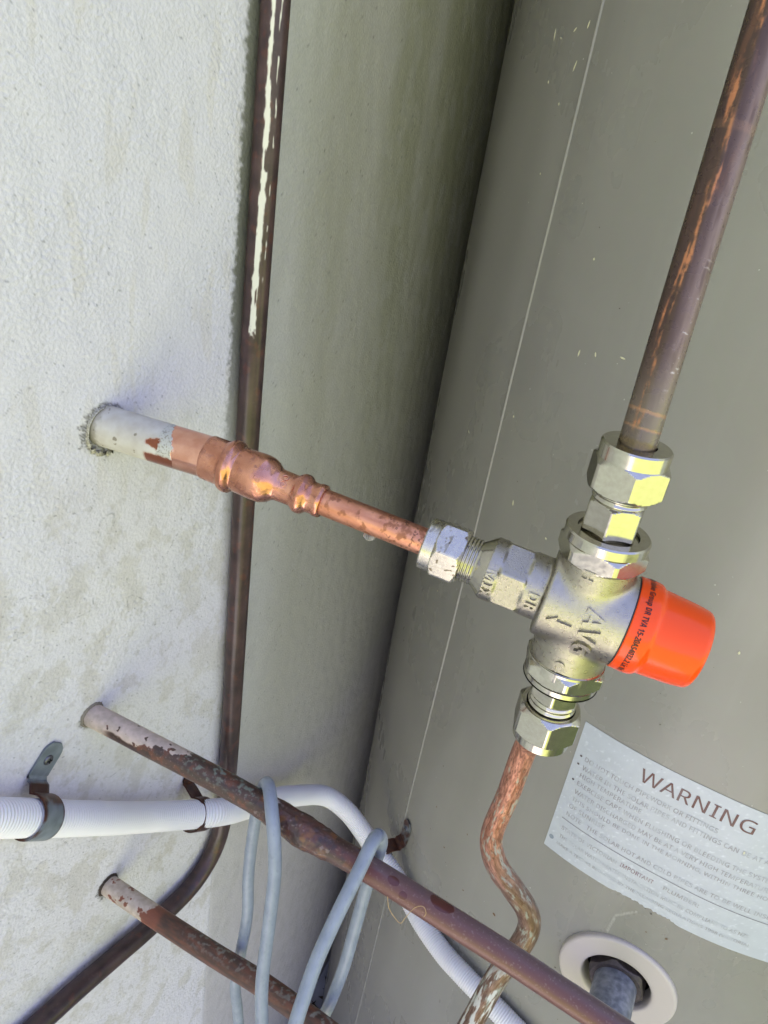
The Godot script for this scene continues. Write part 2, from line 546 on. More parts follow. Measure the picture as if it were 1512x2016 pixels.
func build_label():
	var t := thing("warning_label", "pale blue grey sticker with faded brown lettering headed WARNING on the tank", "label", on_tank(0.0185, 0.756))
	var o := t.position
	var paper := StandardMaterial3D.new()
	paper.vertex_color_use_as_albedo = true
	paper.roughness = 0.3
	var tone := Color(0.50, 0.53, 0.555)
	var cols := 190; var rows := 125
	var p := PackedVector3Array(); var uv := PackedVector2Array(); var col := PackedColorArray()
	for i in rows:
		for j in cols:
			var x := float(j) / (cols - 1); var yy := float(i) / (rows - 1)
			var arc := lerpf(-0.0678, 0.116, x)
			var bottom := 0.7565
			# a bite is missing from the lower edge, and the corner by the seal is set in a little
			bottom += 0.0026 * sst(-0.014, -0.006, arc) * (1.0 - sst(0.030, 0.038, arc)) * (0.7 + 0.5 * n2.get_noise_1d(arc * 260.0))
			var y := lerpf(0.8803, bottom, yy)
			arc += 0.0022 * yy * (1.0 - x)
			p.append(on_tank(arc, y, 0.00035) - o)
			uv.append(Vector2(x, yy))
			var g := n3.get_noise_2d(arc * 60.0, y * 60.0)
			var c := tone * (1.0 + 0.06 * g)
			var smear := sst(0.34, 0.62, n1.get_noise_2d(arc * 210.0 + 3.0, y * 210.0))
			c = c.lerp(Color(0.66, 0.69, 0.72), smear * 0.55)
			c.a = 1.0
			col.append(c)
	put(grid(p, cols, uv, false, false, col), "sticker", paper, t)
	var ink := StandardMaterial3D.new()
	ink.vertex_color_use_as_albedo = true
	ink.roughness = 0.5
	var line := func(text: String, x0: float, x1: float, y0: float, h: float, c: Color, wear: float):
		var place := func(x, y, _z): return on_tank(lerpf(x0, x1, x), y0 + h * y, 0.00055) - o
		put(letters(text, false, false, place, c, tone, wear), "lettering", ink, t)
	var faded := Color(0.33, 0.31, 0.31)
	line.call("WARNING", -0.0230, 0.0503, 0.8602, 0.0110, Color(0.15, 0.065, 0.055), 0.12)
	line.call("DO NOT TOUCH PIPEWORK OR FITTINGS", -0.0592, 0.0323, 0.8494, 0.0040, faded, 0.75)
	line.call("WATER IN THE SOLAR PIPES AND FITTINGS CAN BE AT A", -0.0590, 0.0668, 0.8415, 0.0040, faded, 0.7)
	line.call("HIGH TEMPERATURE", -0.0586, -0.0133, 0.8344, 0.0040, faded, 0.6)
	line.call("EXERCISE CARE WHEN FLUSHING OR BLEEDING THE SYSTEM", -0.0585, 0.0760, 0.8267, 0.0040, faded, 0.7)
	line.call("WATER DISCHARGED MAY BE AT A VERY HIGH TEMPERATURE", -0.0582, 0.0765, 0.8186, 0.0040, faded, 0.7)
	line.call("THIS SHOULD BE DONE IN THE MORNING, WITHIN THREE HOURS", -0.0581, 0.0855, 0.8110, 0.0040, faded, 0.7)
	line.call("OF SUNRISE", -0.0581, -0.0306, 0.8040, 0.0040, faded, 0.75)
	line.call("NOTE   THE SOLAR HOT AND COLD PIPES ARE TO BE WELL INSULATED", -0.0580, 0.0990, 0.7958, 0.0038, faded, 0.7)
	line.call("STATE OF VICTORIAN", -0.0575, -0.0145, 0.7812, 0.0036, faded, 0.85)
	line.call("IMPORTANT", -0.0118, 0.0120, 0.7816, 0.0038, Color(0.23, 0.11, 0.12), 0.5)
	line.call("PLUMBER:", 0.0190, 0.0429, 0.7816, 0.0038, faded, 0.6)
	line.call("THE SOLAR WATER HEATER INSTALLATION MUST BE COMPLIANT TO AS NZS", -0.0571, 0.0787, 0.7728, 0.0034, faded, 0.95)
	line.call("MAKE A TEST AS REQUIRED BY THE PLUMBING REGULATIONS 1998 (VICTORIA)", -0.0572, 0.0815, 0.7646, 0.0034, faded, 0.95)
	for b in [[-0.0626, 0.8517], [-0.0626, 0.8442], [-0.0622, 0.8291]]:
		var q := PackedVector3Array(); var u := PackedVector2Array()
		for i in 2:
			for j in 13:
				var f := TAU * j / 12.0
				q.append(on_tank(b[0] + cos(f) * 0.0009 * i, b[1] + sin(f) * 0.0009 * i, 0.0005) - o); u.append(Vector2(i, j))
		put(grid(q, 13, u), "bullet", plain(Color(0.40, 0.36, 0.37), 0.5), t)
	var seal := PackedVector3Array(); var su := PackedVector2Array()
	for i in 2:
		for j in 17:
			var f := TAU * j / 16.0
			seal.append(on_tank(-0.0622 + cos(f) * 0.0019 * i, 0.7681 + sin(f) * 0.0021 * i, 0.0005) - o); su.append(Vector2(i, j))
	put(grid(seal, 17, su), "printed_mark", plain(Color(0.53, 0.57, 0.61), 0.5), t)
	var rule := PackedVector3Array(); var ru := PackedVector2Array()
	for j in 60:
		for i in 2:
			rule.append(on_tank(lerpf(-0.0601, 0.108, j / 59.0), 0.7912 + 0.0006 * i, 0.0005) - o); ru.append(Vector2(i, j))
	put(grid(rule, 2, ru), "ruled_line", plain(Color(0.50, 0.49, 0.51), 0.5), t)

# ---------------------------------------------------------------- pipes
func build_vertical_pipe():
	var pts := [Vector3(0, 1.52, -0.3035), Vector3(0, 1.275, -0.3037), Vector3(0, 1.1013, -0.3042), Vector3(0, 0.9077, -0.3070), Vector3(0, 0.8449, -0.3079), Vector3(0, 0.7795, -0.3082), Vector3(0, 0.7367, -0.3068), Vector3(0, 0.7110, -0.3000), Vector3(0, 0.6965, -0.2875), Vector3(0, 0.6895, -0.2689), Vector3(0, 0.6917, -0.2336), Vector3(0, 0.6980, -0.2007), Vector3(0, 0.7031, -0.1732), Vector3(0, 0.7062, -0.1502), Vector3(0, 0.7100, -0.1106), Vector3(0, 0.7150, 0.02)]
	for k in pts.size(): pts[k].x = WALL + 0.0080
	var path := spline(pts, 0.006)
	var length := length_of(path)
	var fn := func(v: float, phi: float, p: Vector3):
		var y := 1520.0 - v                                       # height while the pipe is upright
		var c := rgb(52, 39, 38).lerp(rgb(76, 57, 54), clampf(0.5 + f1(p, 0.06), 0, 1))
		var rough := 0.30
		var h := 0.5
		var red := sst(0.30, 0.45, f1(p + Vector3(7, 1, 2), 0.10))
		c = c.lerp(rgb(104, 58, 44), red * 0.4)
		var dust := sst(0.25, 0.6, f3(p, 0.35))
		c = c.lerp(rgb(140, 125, 115), dust * 0.18)
		rough += dust * 0.25
		# a run of old cream paint down the upper part
		var centre := 0.10 + 0.10 * n2.get_noise_1d(v * 0.01) - (y - 1250.0) * 0.0003
		var wide := 0.25 + 0.08 * n1.get_noise_1d(v * 0.08) - 0.12 * sst(1180.0, 1250.0, y)
		var run := (1.0 - sst(wide - 0.05, wide + 0.03, absf(phi - centre) + 0.10 * f1(Vector3(p.x, p.y, p.z * 0.3), 0.4))) * sst(1112.0, 1117.0, y + 3.0 * f2(p, 0.5))
		run *= 1.0 - sst(0.38, 0.46, f1(Vector3(p.x, p.y, p.z * 0.15) + Vector3(30, 0, 0), 0.22))
		var thin := (1.0 - sst(0.03, 0.07, absf(phi - centre + 0.55 + 0.1 * n1.get_noise_1d(v * 0.05)))) * sst(1135.0, 1145.0, y) * sst(-0.05, 0.15, n1.get_noise_1d(v * 0.06 + 40.0))  # pale gloss line right of the paint run, a highlight put into the colour
		run = maxf(run, thin)
		c = c.lerp(rgb(214, 213, 196), run)
		rough = lerpf(rough, 0.55, run)
		h += run * 0.4
		return [c, rough, 0.0, h]
	var m := painted(96, 1536, length, 0.0066, fn, 0.02)
	var t := thing("brown_pipe", "brown painted pipe down the wall corner with a cream paint run, bent at its foot", "pipe", Vector3.ZERO)
	put(tube(path, EYE - Vector3(-0.25, 1.0, -0.3), 32, func(_s, _p): return 0.0066), "pipe", m, t)

func ring_noise(path_r: float, amp: float, seed: float) -> Callable:
	return func(s: float, phi: float): return path_r + amp * n2.get_noise_3d(cos(phi) * 3.0 + seed, sin(phi) * 3.0, s * 160.0)

var AXIS := Vector3(0.97642968, -0.08675345, -0.1976333)
var CENTRE := Vector3(-0.0379, 1.0623, -0.2641)
var FACE := Vector3(0.0379, 0.1577, 0.2641)      # from the valve towards the viewer

func on_axis(s: float) -> Vector3: return CENTRE + AXIS * s

func build_outlet_line():
	# the painted stub that comes out of the wall
	var a := Vector3(-0.2568, 1.0807, -0.2131); var b := Vector3(-0.2155, 1.0789, -0.2248)
	var dir := (b - a).normalized()
	var c := b + dir * 0.0120
	var path := PackedVector3Array([a - dir * 0.03, a, a.lerp(c, 0.25), a.lerp(c, 0.5), a.lerp(c, 0.75), c])
	var fn := func(v: float, phi: float, p: Vector3):
		var paint := rgb(196, 194, 184).lerp(rgb(176, 170, 156), clampf(0.5 + 0.8 * f3(p, 0.12), 0, 1))
		var copper := rgb(226, 174, 154).lerp(rgb(208, 150, 128), clampf(0.5 + f1(p, 0.12), 0, 1))
		var metal := 0.0; var rough := 0.55; var h := 0.65
		var edge := 66.5 + 3.0 * sin(phi * 1.3 + 0.8) + 1.2 * f1(p, 0.3)
		var bare := sst(edge - 0.3, edge + 0.3, v)
		# a torn place on the lower side, a flaked ring just before the end
		var torn := (1.0 - sst(0.0, 0.14, absf(phi - 0.15) - clampf((v - 55.5) * 0.032, -0.2, 0.30) - 0.06 * f1(p, 0.5))) * sst(55.5, 57.0, v) * (1.0 - sst(62.2, 62.8, v + f1(p, 0.5)))
		torn = maxf(torn, sst(0.62, 0.78, phi + 0.1 * f1(p, 0.25)) * sst(55.0, 57.0, v))
		var chip := sst(0.46, 0.52, f1(p + Vector3(3, 9, 4), 0.16)) * (1.0 - sst(52.0, 56.0, v))
		paint = paint.lerp(rgb(120, 112, 96), chip * 0.85)
		paint = paint.lerp(rgb(110, 104, 88), 0.6 * (1.0 - sst(30.0, 34.0, v + 2.0 * f1(p, 0.3))))
		paint = paint.lerp(rgb(178, 182, 172), 0.5 * sst(60.5, 62.5, v))
		h += 0.35 * f1(p, 0.8) * sst(61.0, 62.5, v)
		paint = paint.lerp(rgb(120, 116, 100), sst(0.1, 0.3, f1(p, 0.9)) * sst(61.0, 62.5, v) * 0.6)
		var k := maxf(bare, torn)
		var cc := paint.lerp(copper, k)
		if torn > bare: cc = paint.lerp(rgb(150, 92, 72), torn)
		cc = cc.lerp(rgb(120, 78, 60), 0.5 * bare * sst(0.7, 1.3, phi) )
		metal = k * 0.95; rough = lerpf(0.5, 0.16 + 0.08 * f2(Vector3(p.x, p.y, p.z * 6.0), 0.5), k)
		h = lerpf(h, 0.35, k)
		return [cc, rough, metal, h]
	var length := length_of(path)
	var m := painted(200, 360, length, 0.0096, fn, 0.035)
	var t := thing("wall_stub_pipe", "stubby pipe leaving the wall, coated in off white paint, its end scraped to bare copper", "pipe", a)
	var local := PackedVector3Array()
	for q in path: local.append(q - a)
	put(tube(local, FACE, 64, func(_s, _p): return 0.0096), "pipe", m, t)
	var seal := lathe(Vector3.ZERO, Vector3(1, 0, 0), FACE, [Vector2(-0.002, 0.0090), Vector2(0.0006, 0.0094), Vector2(0.0022, 0.0100), Vector2(0.0016, 0.0106), Vector2(0.0007, 0.0116), Vector2(-0.002, 0.0128)], 96, false,
		func(s, phi, r): return r - 0.0022 * sst(0.0098, 0.0128, r) + pow(maxf(0.0, sin(phi - 0.35)), 1.5) * 0.0024 * (1.0 + 1.3 * n1.get_noise_3d(cos(phi) * 7.0, sin(phi) * 7.0, s * 900.0)) + 0.0003 * n1.get_noise_3d(cos(phi) * 12.0, sin(phi) * 12.0, s * 1500.0))
	var sm := plain(Color(0.60, 0.59, 0.50), 0.95)
	mottle(sm, 0.02, Color(0.42, 0.40, 0.33), Color(0.88, 0.87, 0.80), 0.8, 1.0, 0.03, 61)
	put(seal, "crumbling_sealant", sm, t, Vector3(0.0004, -0.0006, 0))

	# copper press reducer
	var pf := func(v: float, phi: float, p: Vector3):
		var c1 := rgb(214, 156, 132).lerp(rgb(186, 126, 102), clampf(0.5 + 0.9 * f1(p, 0.10), 0, 1))
		var dirt := sst(0.12, 0.6, f3(p, 0.20) + 0.10)
		c1 = c1.lerp(rgb(150, 108, 88), dirt * 0.5)
		c1 = c1.lerp(rgb(205, 150, 130), sst(0.35, 0.55, f1(p + Vector3(9, 9, 9), 0.3)) * 0.5)
		return [c1, 0.20 + 0.25 * dirt + 0.08 * f1(p, 0.7), 0.95, 0.5 + 0.4 * f1(p, 0.35)]
	var pm := painted(220, 360, 0.053, 0.0105, pf, 0.006)
	var c0 := c - dir * 0.003
	var end := on_axis(-0.1170)
	var ax := (end - c0).normalized()
	var L := c0.distance_to(end)
	var prof := [Vector2(0, 0.0), Vector2(0, 0.0094), Vector2(0.0, 0.0099), Vector2(0.001, 0.0103), Vector2(0.0075, 0.0104), Vector2(0.0083, 0.0106), Vector2(0.0090, 0.0115), Vector2(0.0100, 0.01205), Vector2(0.0113, 0.0122), Vector2(0.0124, 0.0119), Vector2(0.0133, 0.0111), Vector2(0.0138, 0.0101), Vector2(0.0148, 0.0100), Vector2(0.0156, 0.0105), Vector2(0.0185, 0.0106), Vector2(0.0215, 0.01085), Vector2(0.0245, 0.0109), Vector2(0.0266, 0.0106), Vector2(0.0284, 0.0098), Vector2(0.0298, 0.0086), Vector2(0.0310, 0.0076), Vector2(0.0322, 0.0072), Vector2(0.0385, 0.0071), Vector2(0.0396, 0.0077), Vector2(0.0404, 0.0085), Vector2(0.0414, 0.00905), Vector2(0.0425, 0.0092), Vector2(0.0436, 0.0089), Vector2(0.0445, 0.0080), Vector2(0.0452, 0.0073), Vector2(0.0462, 0.00705), Vector2(0.0483, 0.0071), Vector2(0.0491, 0.0076), Vector2(0.0508, 0.0076), Vector2(0.0514, 0.0070), Vector2(0.0514, 0.0055)]
	var scaled := []
	for q: Vector2 in prof: scaled.append(Vector2(q.x * L / 0.0514, q.y))
	var press := func(s: float, phi: float, r: float):
		# the jaws leave the sockets slightly six sided
		var flat := 0.00018 * cos(6.0 * phi) * (1.0 if r > 0.0076 and r < 0.0112 else 0.3)
		return r + flat + 0.00004 * n1.get_noise_3d(cos(phi) * 4.0, sin(phi) * 4.0, s * 700.0)
	var red := thing("press_reducer", "crimped copper reducing socket between the painted stub and the thinner copper pipe", "pipe fitting", c0)
	var lm := lathe(Vector3.ZERO, ax, FACE, scaled, 72, false, press)
	put(lm, "socket", pm, red)
	# raised maker's rings stamped on the small end
	for q in [[-0.55, 0.0350], [-0.15, 0.0352]]:
		var T := ax; var N := (FACE - T * FACE.dot(T)).normalized(); var B := T.cross(N)
		var dirn: Vector3 = N * cos(q[0]) + B * sin(q[0])
		var tor := TorusMesh.new()
		tor.inner_radius = 0.0010; tor.outer_radius = 0.0014; tor.rings = 20; tor.ring_segments = 8
		var mi := put(tor, "stamped_ring", plain(Color(0.84, 0.63, 0.55), 0.3, 0.95), red, T * (q[1] * L / 0.0514) + dirn * 0.00735)
		mi.basis = Basis(T, dirn, T.cross(dirn))

	# the thin copper pipe to the valve
	var cf := func(v: float, phi: float, p: Vector3):
		var q := Vector3(p.x, p.y, p.z * 0.25)
		var c1 := rgb(216, 154, 124).lerp(rgb(194, 130, 100), clampf(0.5 + 0.9 * f1(q, 0.25), 0, 1))
		var tarn := sst(0.08, 0.42, f3(p, 0.16) + 0.16 * sst(20.0, 45.0, v))
		c1 = c1.lerp(rgb(128, 82, 58), tarn * 0.55)
		var spots := sst(0.34, 0.42, f1(p + Vector3(4, 4, 4), 0.42)) * sst(25.0, 40.0, v)
		c1 = c1.lerp(rgb(88, 62, 48), spots * 0.6)
		c1 = c1.lerp(rgb(224, 160, 122), sst(0.30, 0.5, f1(p + Vector3(20, 4, 1), 0.28)) * 0.4)
		return [c1, 0.34 + 0.2 * tarn, 0.85, 0.5 + 0.3 * f1(p, 0.5)]
	var s0 := -0.1190; var s1 := -0.0640
	var cm := painted(180, 420, s1 - s0, 0.0059, cf, 0.012)
	var ct := thing("copper_pipe", "short bright orange copper pipe between the press reducer and the valve", "pipe", on_axis(s0))
	put(tube(PackedVector3Array([Vector3.ZERO, AXIS * 0.02, AXIS * 0.04, AXIS * (s1 - s0)]), FACE, 48, func(_s, _p): return 0.0059), "pipe", cm, ct)
	# a water drop hangs from it
	var wm := plain(Color(1, 1, 1), 0.02)
	wm.refraction_enabled = true
	wm.refraction_scale = 0.033
	wm.transparency = BaseMaterial3D.TRANSPARENCY_ALPHA
	wm.albedo_color = Color(1, 1, 1, 0.1)
	var dp := on_axis(-0.0935) + Vector3(0, -0.0060, 0.001)
	var drop := put(lathe(Vector3.ZERO, Vector3.DOWN, AXIS, [Vector2(-0.0006, 0.0), Vector2(-0.0005, 0.0026), Vector2(0.0004, 0.0029), Vector2(0.0014, 0.0026), Vector2(0.0023, 0.0017), Vector2(0.0028, 0.0007), Vector2(0.0029, 0.0)], 32), "water_drop", wm, self, dp)
	tag(drop, "clear drop of water hanging under the short copper pipe", "drop")

# ---------------------------------------------------------------- valve
func nickel(rough_lo: float, rough_hi: float, seed: int, dirt := 0.0) -> StandardMaterial3D:
	var m := plain(Color(0.8, 0.78, 0.72), 0.2, 1.0)
	mottle(m, 0.03, Color(0.71, 0.69, 0.635), Color(0.79, 0.775, 0.72), rough_lo, rough_hi, 0.02, seed, dirt)
	return m

# a spanner nut along an axis: hexagon between s0 and s1 chamfered at the ends named, phase = where a corner looks
func hex_nut(c: Vector3, axis: Vector3, s0: float, s1: float, corner_r: float, phase: float, cut0: float, cut1: float, bore := 0.0, ring1 := 0.0, ring0 := 0.0, ring_r := 0.0) -> ArrayMesh:
	var ap := corner_r * 0.866 * 1.012
	var prof := []
	if ring0 > 0.0:
		prof.append_array([Vector2(s0 - ring0, 0.0), Vector2(s0 - ring0, bore), Vector2(s0 - ring0, ring_r - 0.0006), Vector2(s0 - ring0 + 0.0006, ring_r), Vector2(s0, ring_r)])
	else:
		prof.append_array([Vector2(s0, bore)])
	var steps := 7
	for k in steps: prof.append(Vector2(s0 + 0.0025 * k / (steps - 1), 1.0))
	for k in steps: prof.append(Vector2(s1 - 0.0025 + 0.0025 * k / (steps - 1), 1.0))
	if ring1 > 0.0:
		prof.append_array([Vector2(s1, ring_r), Vector2(s1 + ring1 - 0.0006, ring_r), Vector2(s1 + ring1, ring_r - 0.0006), Vector2(s1 + ring1, bore), Vector2(s1 + ring1 - 0.004, bore)])
	else:
		prof.append_array([Vector2(s1, bore), Vector2(s1 - 0.004, bore)])
	var f := func(s: float, phi: float, r: float):
		if r < 0.9: return r
		var t := fposmod(phi - phase, PI / 3.0) - PI / 6.0
		var h := ap / cos(t)
		h = minf(h, corner_r * 0.988)
		var lim0: float = (ap * cut0 + (s - s0) * 1.1) if cut0 > 0.0 else 1.0
		var lim1: float = (ap * cut1 + (s1 - s) * 1.1) if cut1 > 0.0 else 1.0
		return minf(h, minf(lim0, lim1))
	return lathe(c, axis, FACE, prof, 120, true, f)

func threads(s0: float, s1: float, r: float, turns: int) -> Array:
	var o := [Vector2(s0, 0.0), Vector2(s0, r - 0.0005)]
	for k in turns * 2 + 1:
		o.append(Vector2(lerpf(s0, s1, float(k) / (turns * 2)), r if k % 2 == 1 else r - 0.0006))
	o.append(Vector2(s1, 0.0))
	return rounded(o, 0.0002)

var body_x := Vector3.ZERO
var body_n := Vector3.ZERO
var body_b := Vector3.ZERO
var body_u := Vector3.ZERO

func smin(a: float, b: float, k: float) -> float:
	var h := clampf(0.5 + 0.5 * (b - a) / k, 0.0, 1.0)
	return lerpf(b, a, h) - k * h * (1.0 - h)

func cast(x: float, n: float, b: float) -> float:      # millimetres, in the valve's own axes
	var rad := sqrt(n * n + b * b)
	# barrel
	var qx := absf(x - 0.5) - 15.6; var qr := rad - 17.1
	var d := sqrt(maxf(qx, 0.0) ** 2 + maxf(qr, 0.0) ** 2) + minf(maxf(qx, qr), 0.0) - 1.4
	# outlet with its spanner flats
	var r := 13.45
	if x > -37.5 and x < -22.5:
		var w := sst(-36.6, -34.8, x) * (1.0 - sst(-25.6, -23.8, x))
		var phi := atan2(b, n)
		var t := fposmod(phi - 0.03, PI / 3.0) - PI / 6.0
		r = lerpf(r, minf(12.75 / cos(t), 14.5), w)
	var ox := maxf(-41.0 - x, x - 4.0)
	var orad := rad - r
	var o := sqrt(maxf(ox, 0.0) ** 2 + maxf(orad, 0.0) ** 2) + minf(maxf(ox, orad), 0.0)
	d = smin(d, o * 0.92, 1.2)
	# the two branches, upright
	var ux := x * body_u.x + n * body_u.y + b * body_u.z
	var across := sqrt(maxf(0.0, x * x + n * n + b * b - ux * ux))
	var vx := maxf(-26.5 - ux, ux - 23.5); var vr := across - 15.3
	var v := sqrt(maxf(vx, 0.0) ** 2 + maxf(vr, 0.0) ** 2) + minf(maxf(vx, vr), 0.0)
	return smin(d, v, 2.6)

# the cast surface met when one comes in from outside towards a point (metres, valve at the origin)
func skin(from: Vector3, dir: Vector3) -> Vector3:
	var q := from + dir * 0.027
	for k in 24:
		var d := cast(q.dot(body_x) * 1000.0, q.dot(body_n) * 1000.0, q.dot(body_b) * 1000.0) * 0.001
		q -= dir * d * 0.9
		if absf(d) < 0.00002: break
	return q

func cast_body() -> ArrayMesh:
	var lo := Vector3(-42.5, -29.0, -30.0); var hi := Vector3(19.0, 29.0, 30.0)
	var cell := 0.62
	var nx := int((hi.x - lo.x) / cell) + 1; var ny := int((hi.y - lo.y) / cell) + 1; var nz := int((hi.z - lo.z) / cell) + 1
	var f := PackedFloat32Array(); f.resize(nx * ny * nz); f.fill(99.0)
	var blk := 6
	var active := []
	for bi in range(0, nx, blk):
		for bj in range(0, ny, blk):
			for bk in range(0, nz, blk):
				var c := lo + Vector3(bi + blk * 0.5, bj + blk * 0.5, bk + blk * 0.5) * cell
				if absf(cast(c.x, c.y, c.z)) > blk * cell * 1.25: continue
				active.append(Vector3i(bi, bj, bk))
				for i in range(bi, mini(bi + blk + 1, nx)):
					for j in range(bj, mini(bj + blk + 1, ny)):
						for k in range(bk, mini(bk + blk + 1, nz)):
							var q := (i * ny + j) * nz + k
							if f[q] > 98.0: f[q] = cast(lo.x + i * cell, lo.y + j * cell, lo.z + k * cell)
	var at := {}
	var v := PackedVector3Array(); var nm := PackedVector3Array(); var idx := PackedInt32Array()
	var off := [0, 1, nz, nz + 1, ny * nz, ny * nz + 1, ny * nz + nz, ny * nz + nz + 1]
	var edges := [[0, 1], [2, 3], [4, 5], [6, 7], [0, 2], [1, 3], [4, 6], [5, 7], [0, 4], [1, 5], [2, 6], [3, 7]]
	for blkpos: Vector3i in active:
		for i in range(blkpos.x, mini(blkpos.x + blk, nx - 1)):
			for j in range(blkpos.y, mini(blkpos.y + blk, ny - 1)):
				for k in range(blkpos.z, mini(blkpos.z + blk, nz - 1)):
					var q := (i * ny + j) * nz + k
					var neg := 0
					for o in off:
						if f[q + o] < 0.0: neg += 1
					if neg == 0 or neg == 8: continue
					var s := Vector3.ZERO; var cnt := 0
					for e in edges:
						var a: float = f[q + off[e[0]]]; var b: float = f[q + off[e[1]]]
						if (a < 0.0) == (b < 0.0): continue
						var t := a / (a - b)
						var pa := Vector3((e[0] >> 2) & 1, (e[0] >> 1) & 1, e[0] & 1); var pb := Vector3((e[1] >> 2) & 1, (e[1] >> 1) & 1, e[1] & 1)
						s += pa.lerp(pb, t); cnt += 1
					var p := lo + (Vector3(i, j, k) + s / cnt) * cell
					var h := 0.25
					var g := Vector3(cast(p.x + h, p.y, p.z) - cast(p.x - h, p.y, p.z), cast(p.x, p.y + h, p.z) - cast(p.x, p.y - h, p.z), cast(p.x, p.y, p.z + h) - cast(p.x, p.y, p.z - h)).normalized()
					p -= g * cast(p.x, p.y, p.z) * 0.9
					at[q] = v.size()
					v.append((body_x * p.x + body_n * p.y + body_b * p.z) * 0.001)
					nm.append(body_x * g.x + body_n * g.y + body_b * g.z)
	var quad := func(a, b, c, d, turn):
		if not (at.has(a) and at.has(b) and at.has(c) and at.has(d)): return []
		if turn: return [at[a], at[b], at[c], at[a], at[c], at[d]]
		return [at[a], at[c], at[b], at[a], at[d], at[c]]
	for q: int in at.keys():
		var k := q % nz; var j := (q / nz) % ny; var i := q / (nz * ny)
		if j > 0 and k > 0 and (f[q] < 0.0) != (f[q + ny * nz] < 0.0): idx.append_array(PackedInt32Array(quad.call(q, q - nz, q - nz - 1, q - 1, f[q] > 0.0)))
		if i > 0 and k > 0 and (f[q] < 0.0) != (f[q + nz] < 0.0): idx.append_array(PackedInt32Array(quad.call(q, q - 1, q - 1 - ny * nz, q - ny * nz, f[q] > 0.0)))
		if i > 0 and j > 0 and (f[q] < 0.0) != (f[q + 1] < 0.0): idx.append_array(PackedInt32Array(quad.call(q, q - ny * nz, q - ny * nz - nz, q - nz, f[q] > 0.0)))
	return arrays(v, nm, PackedVector2Array(), idx)

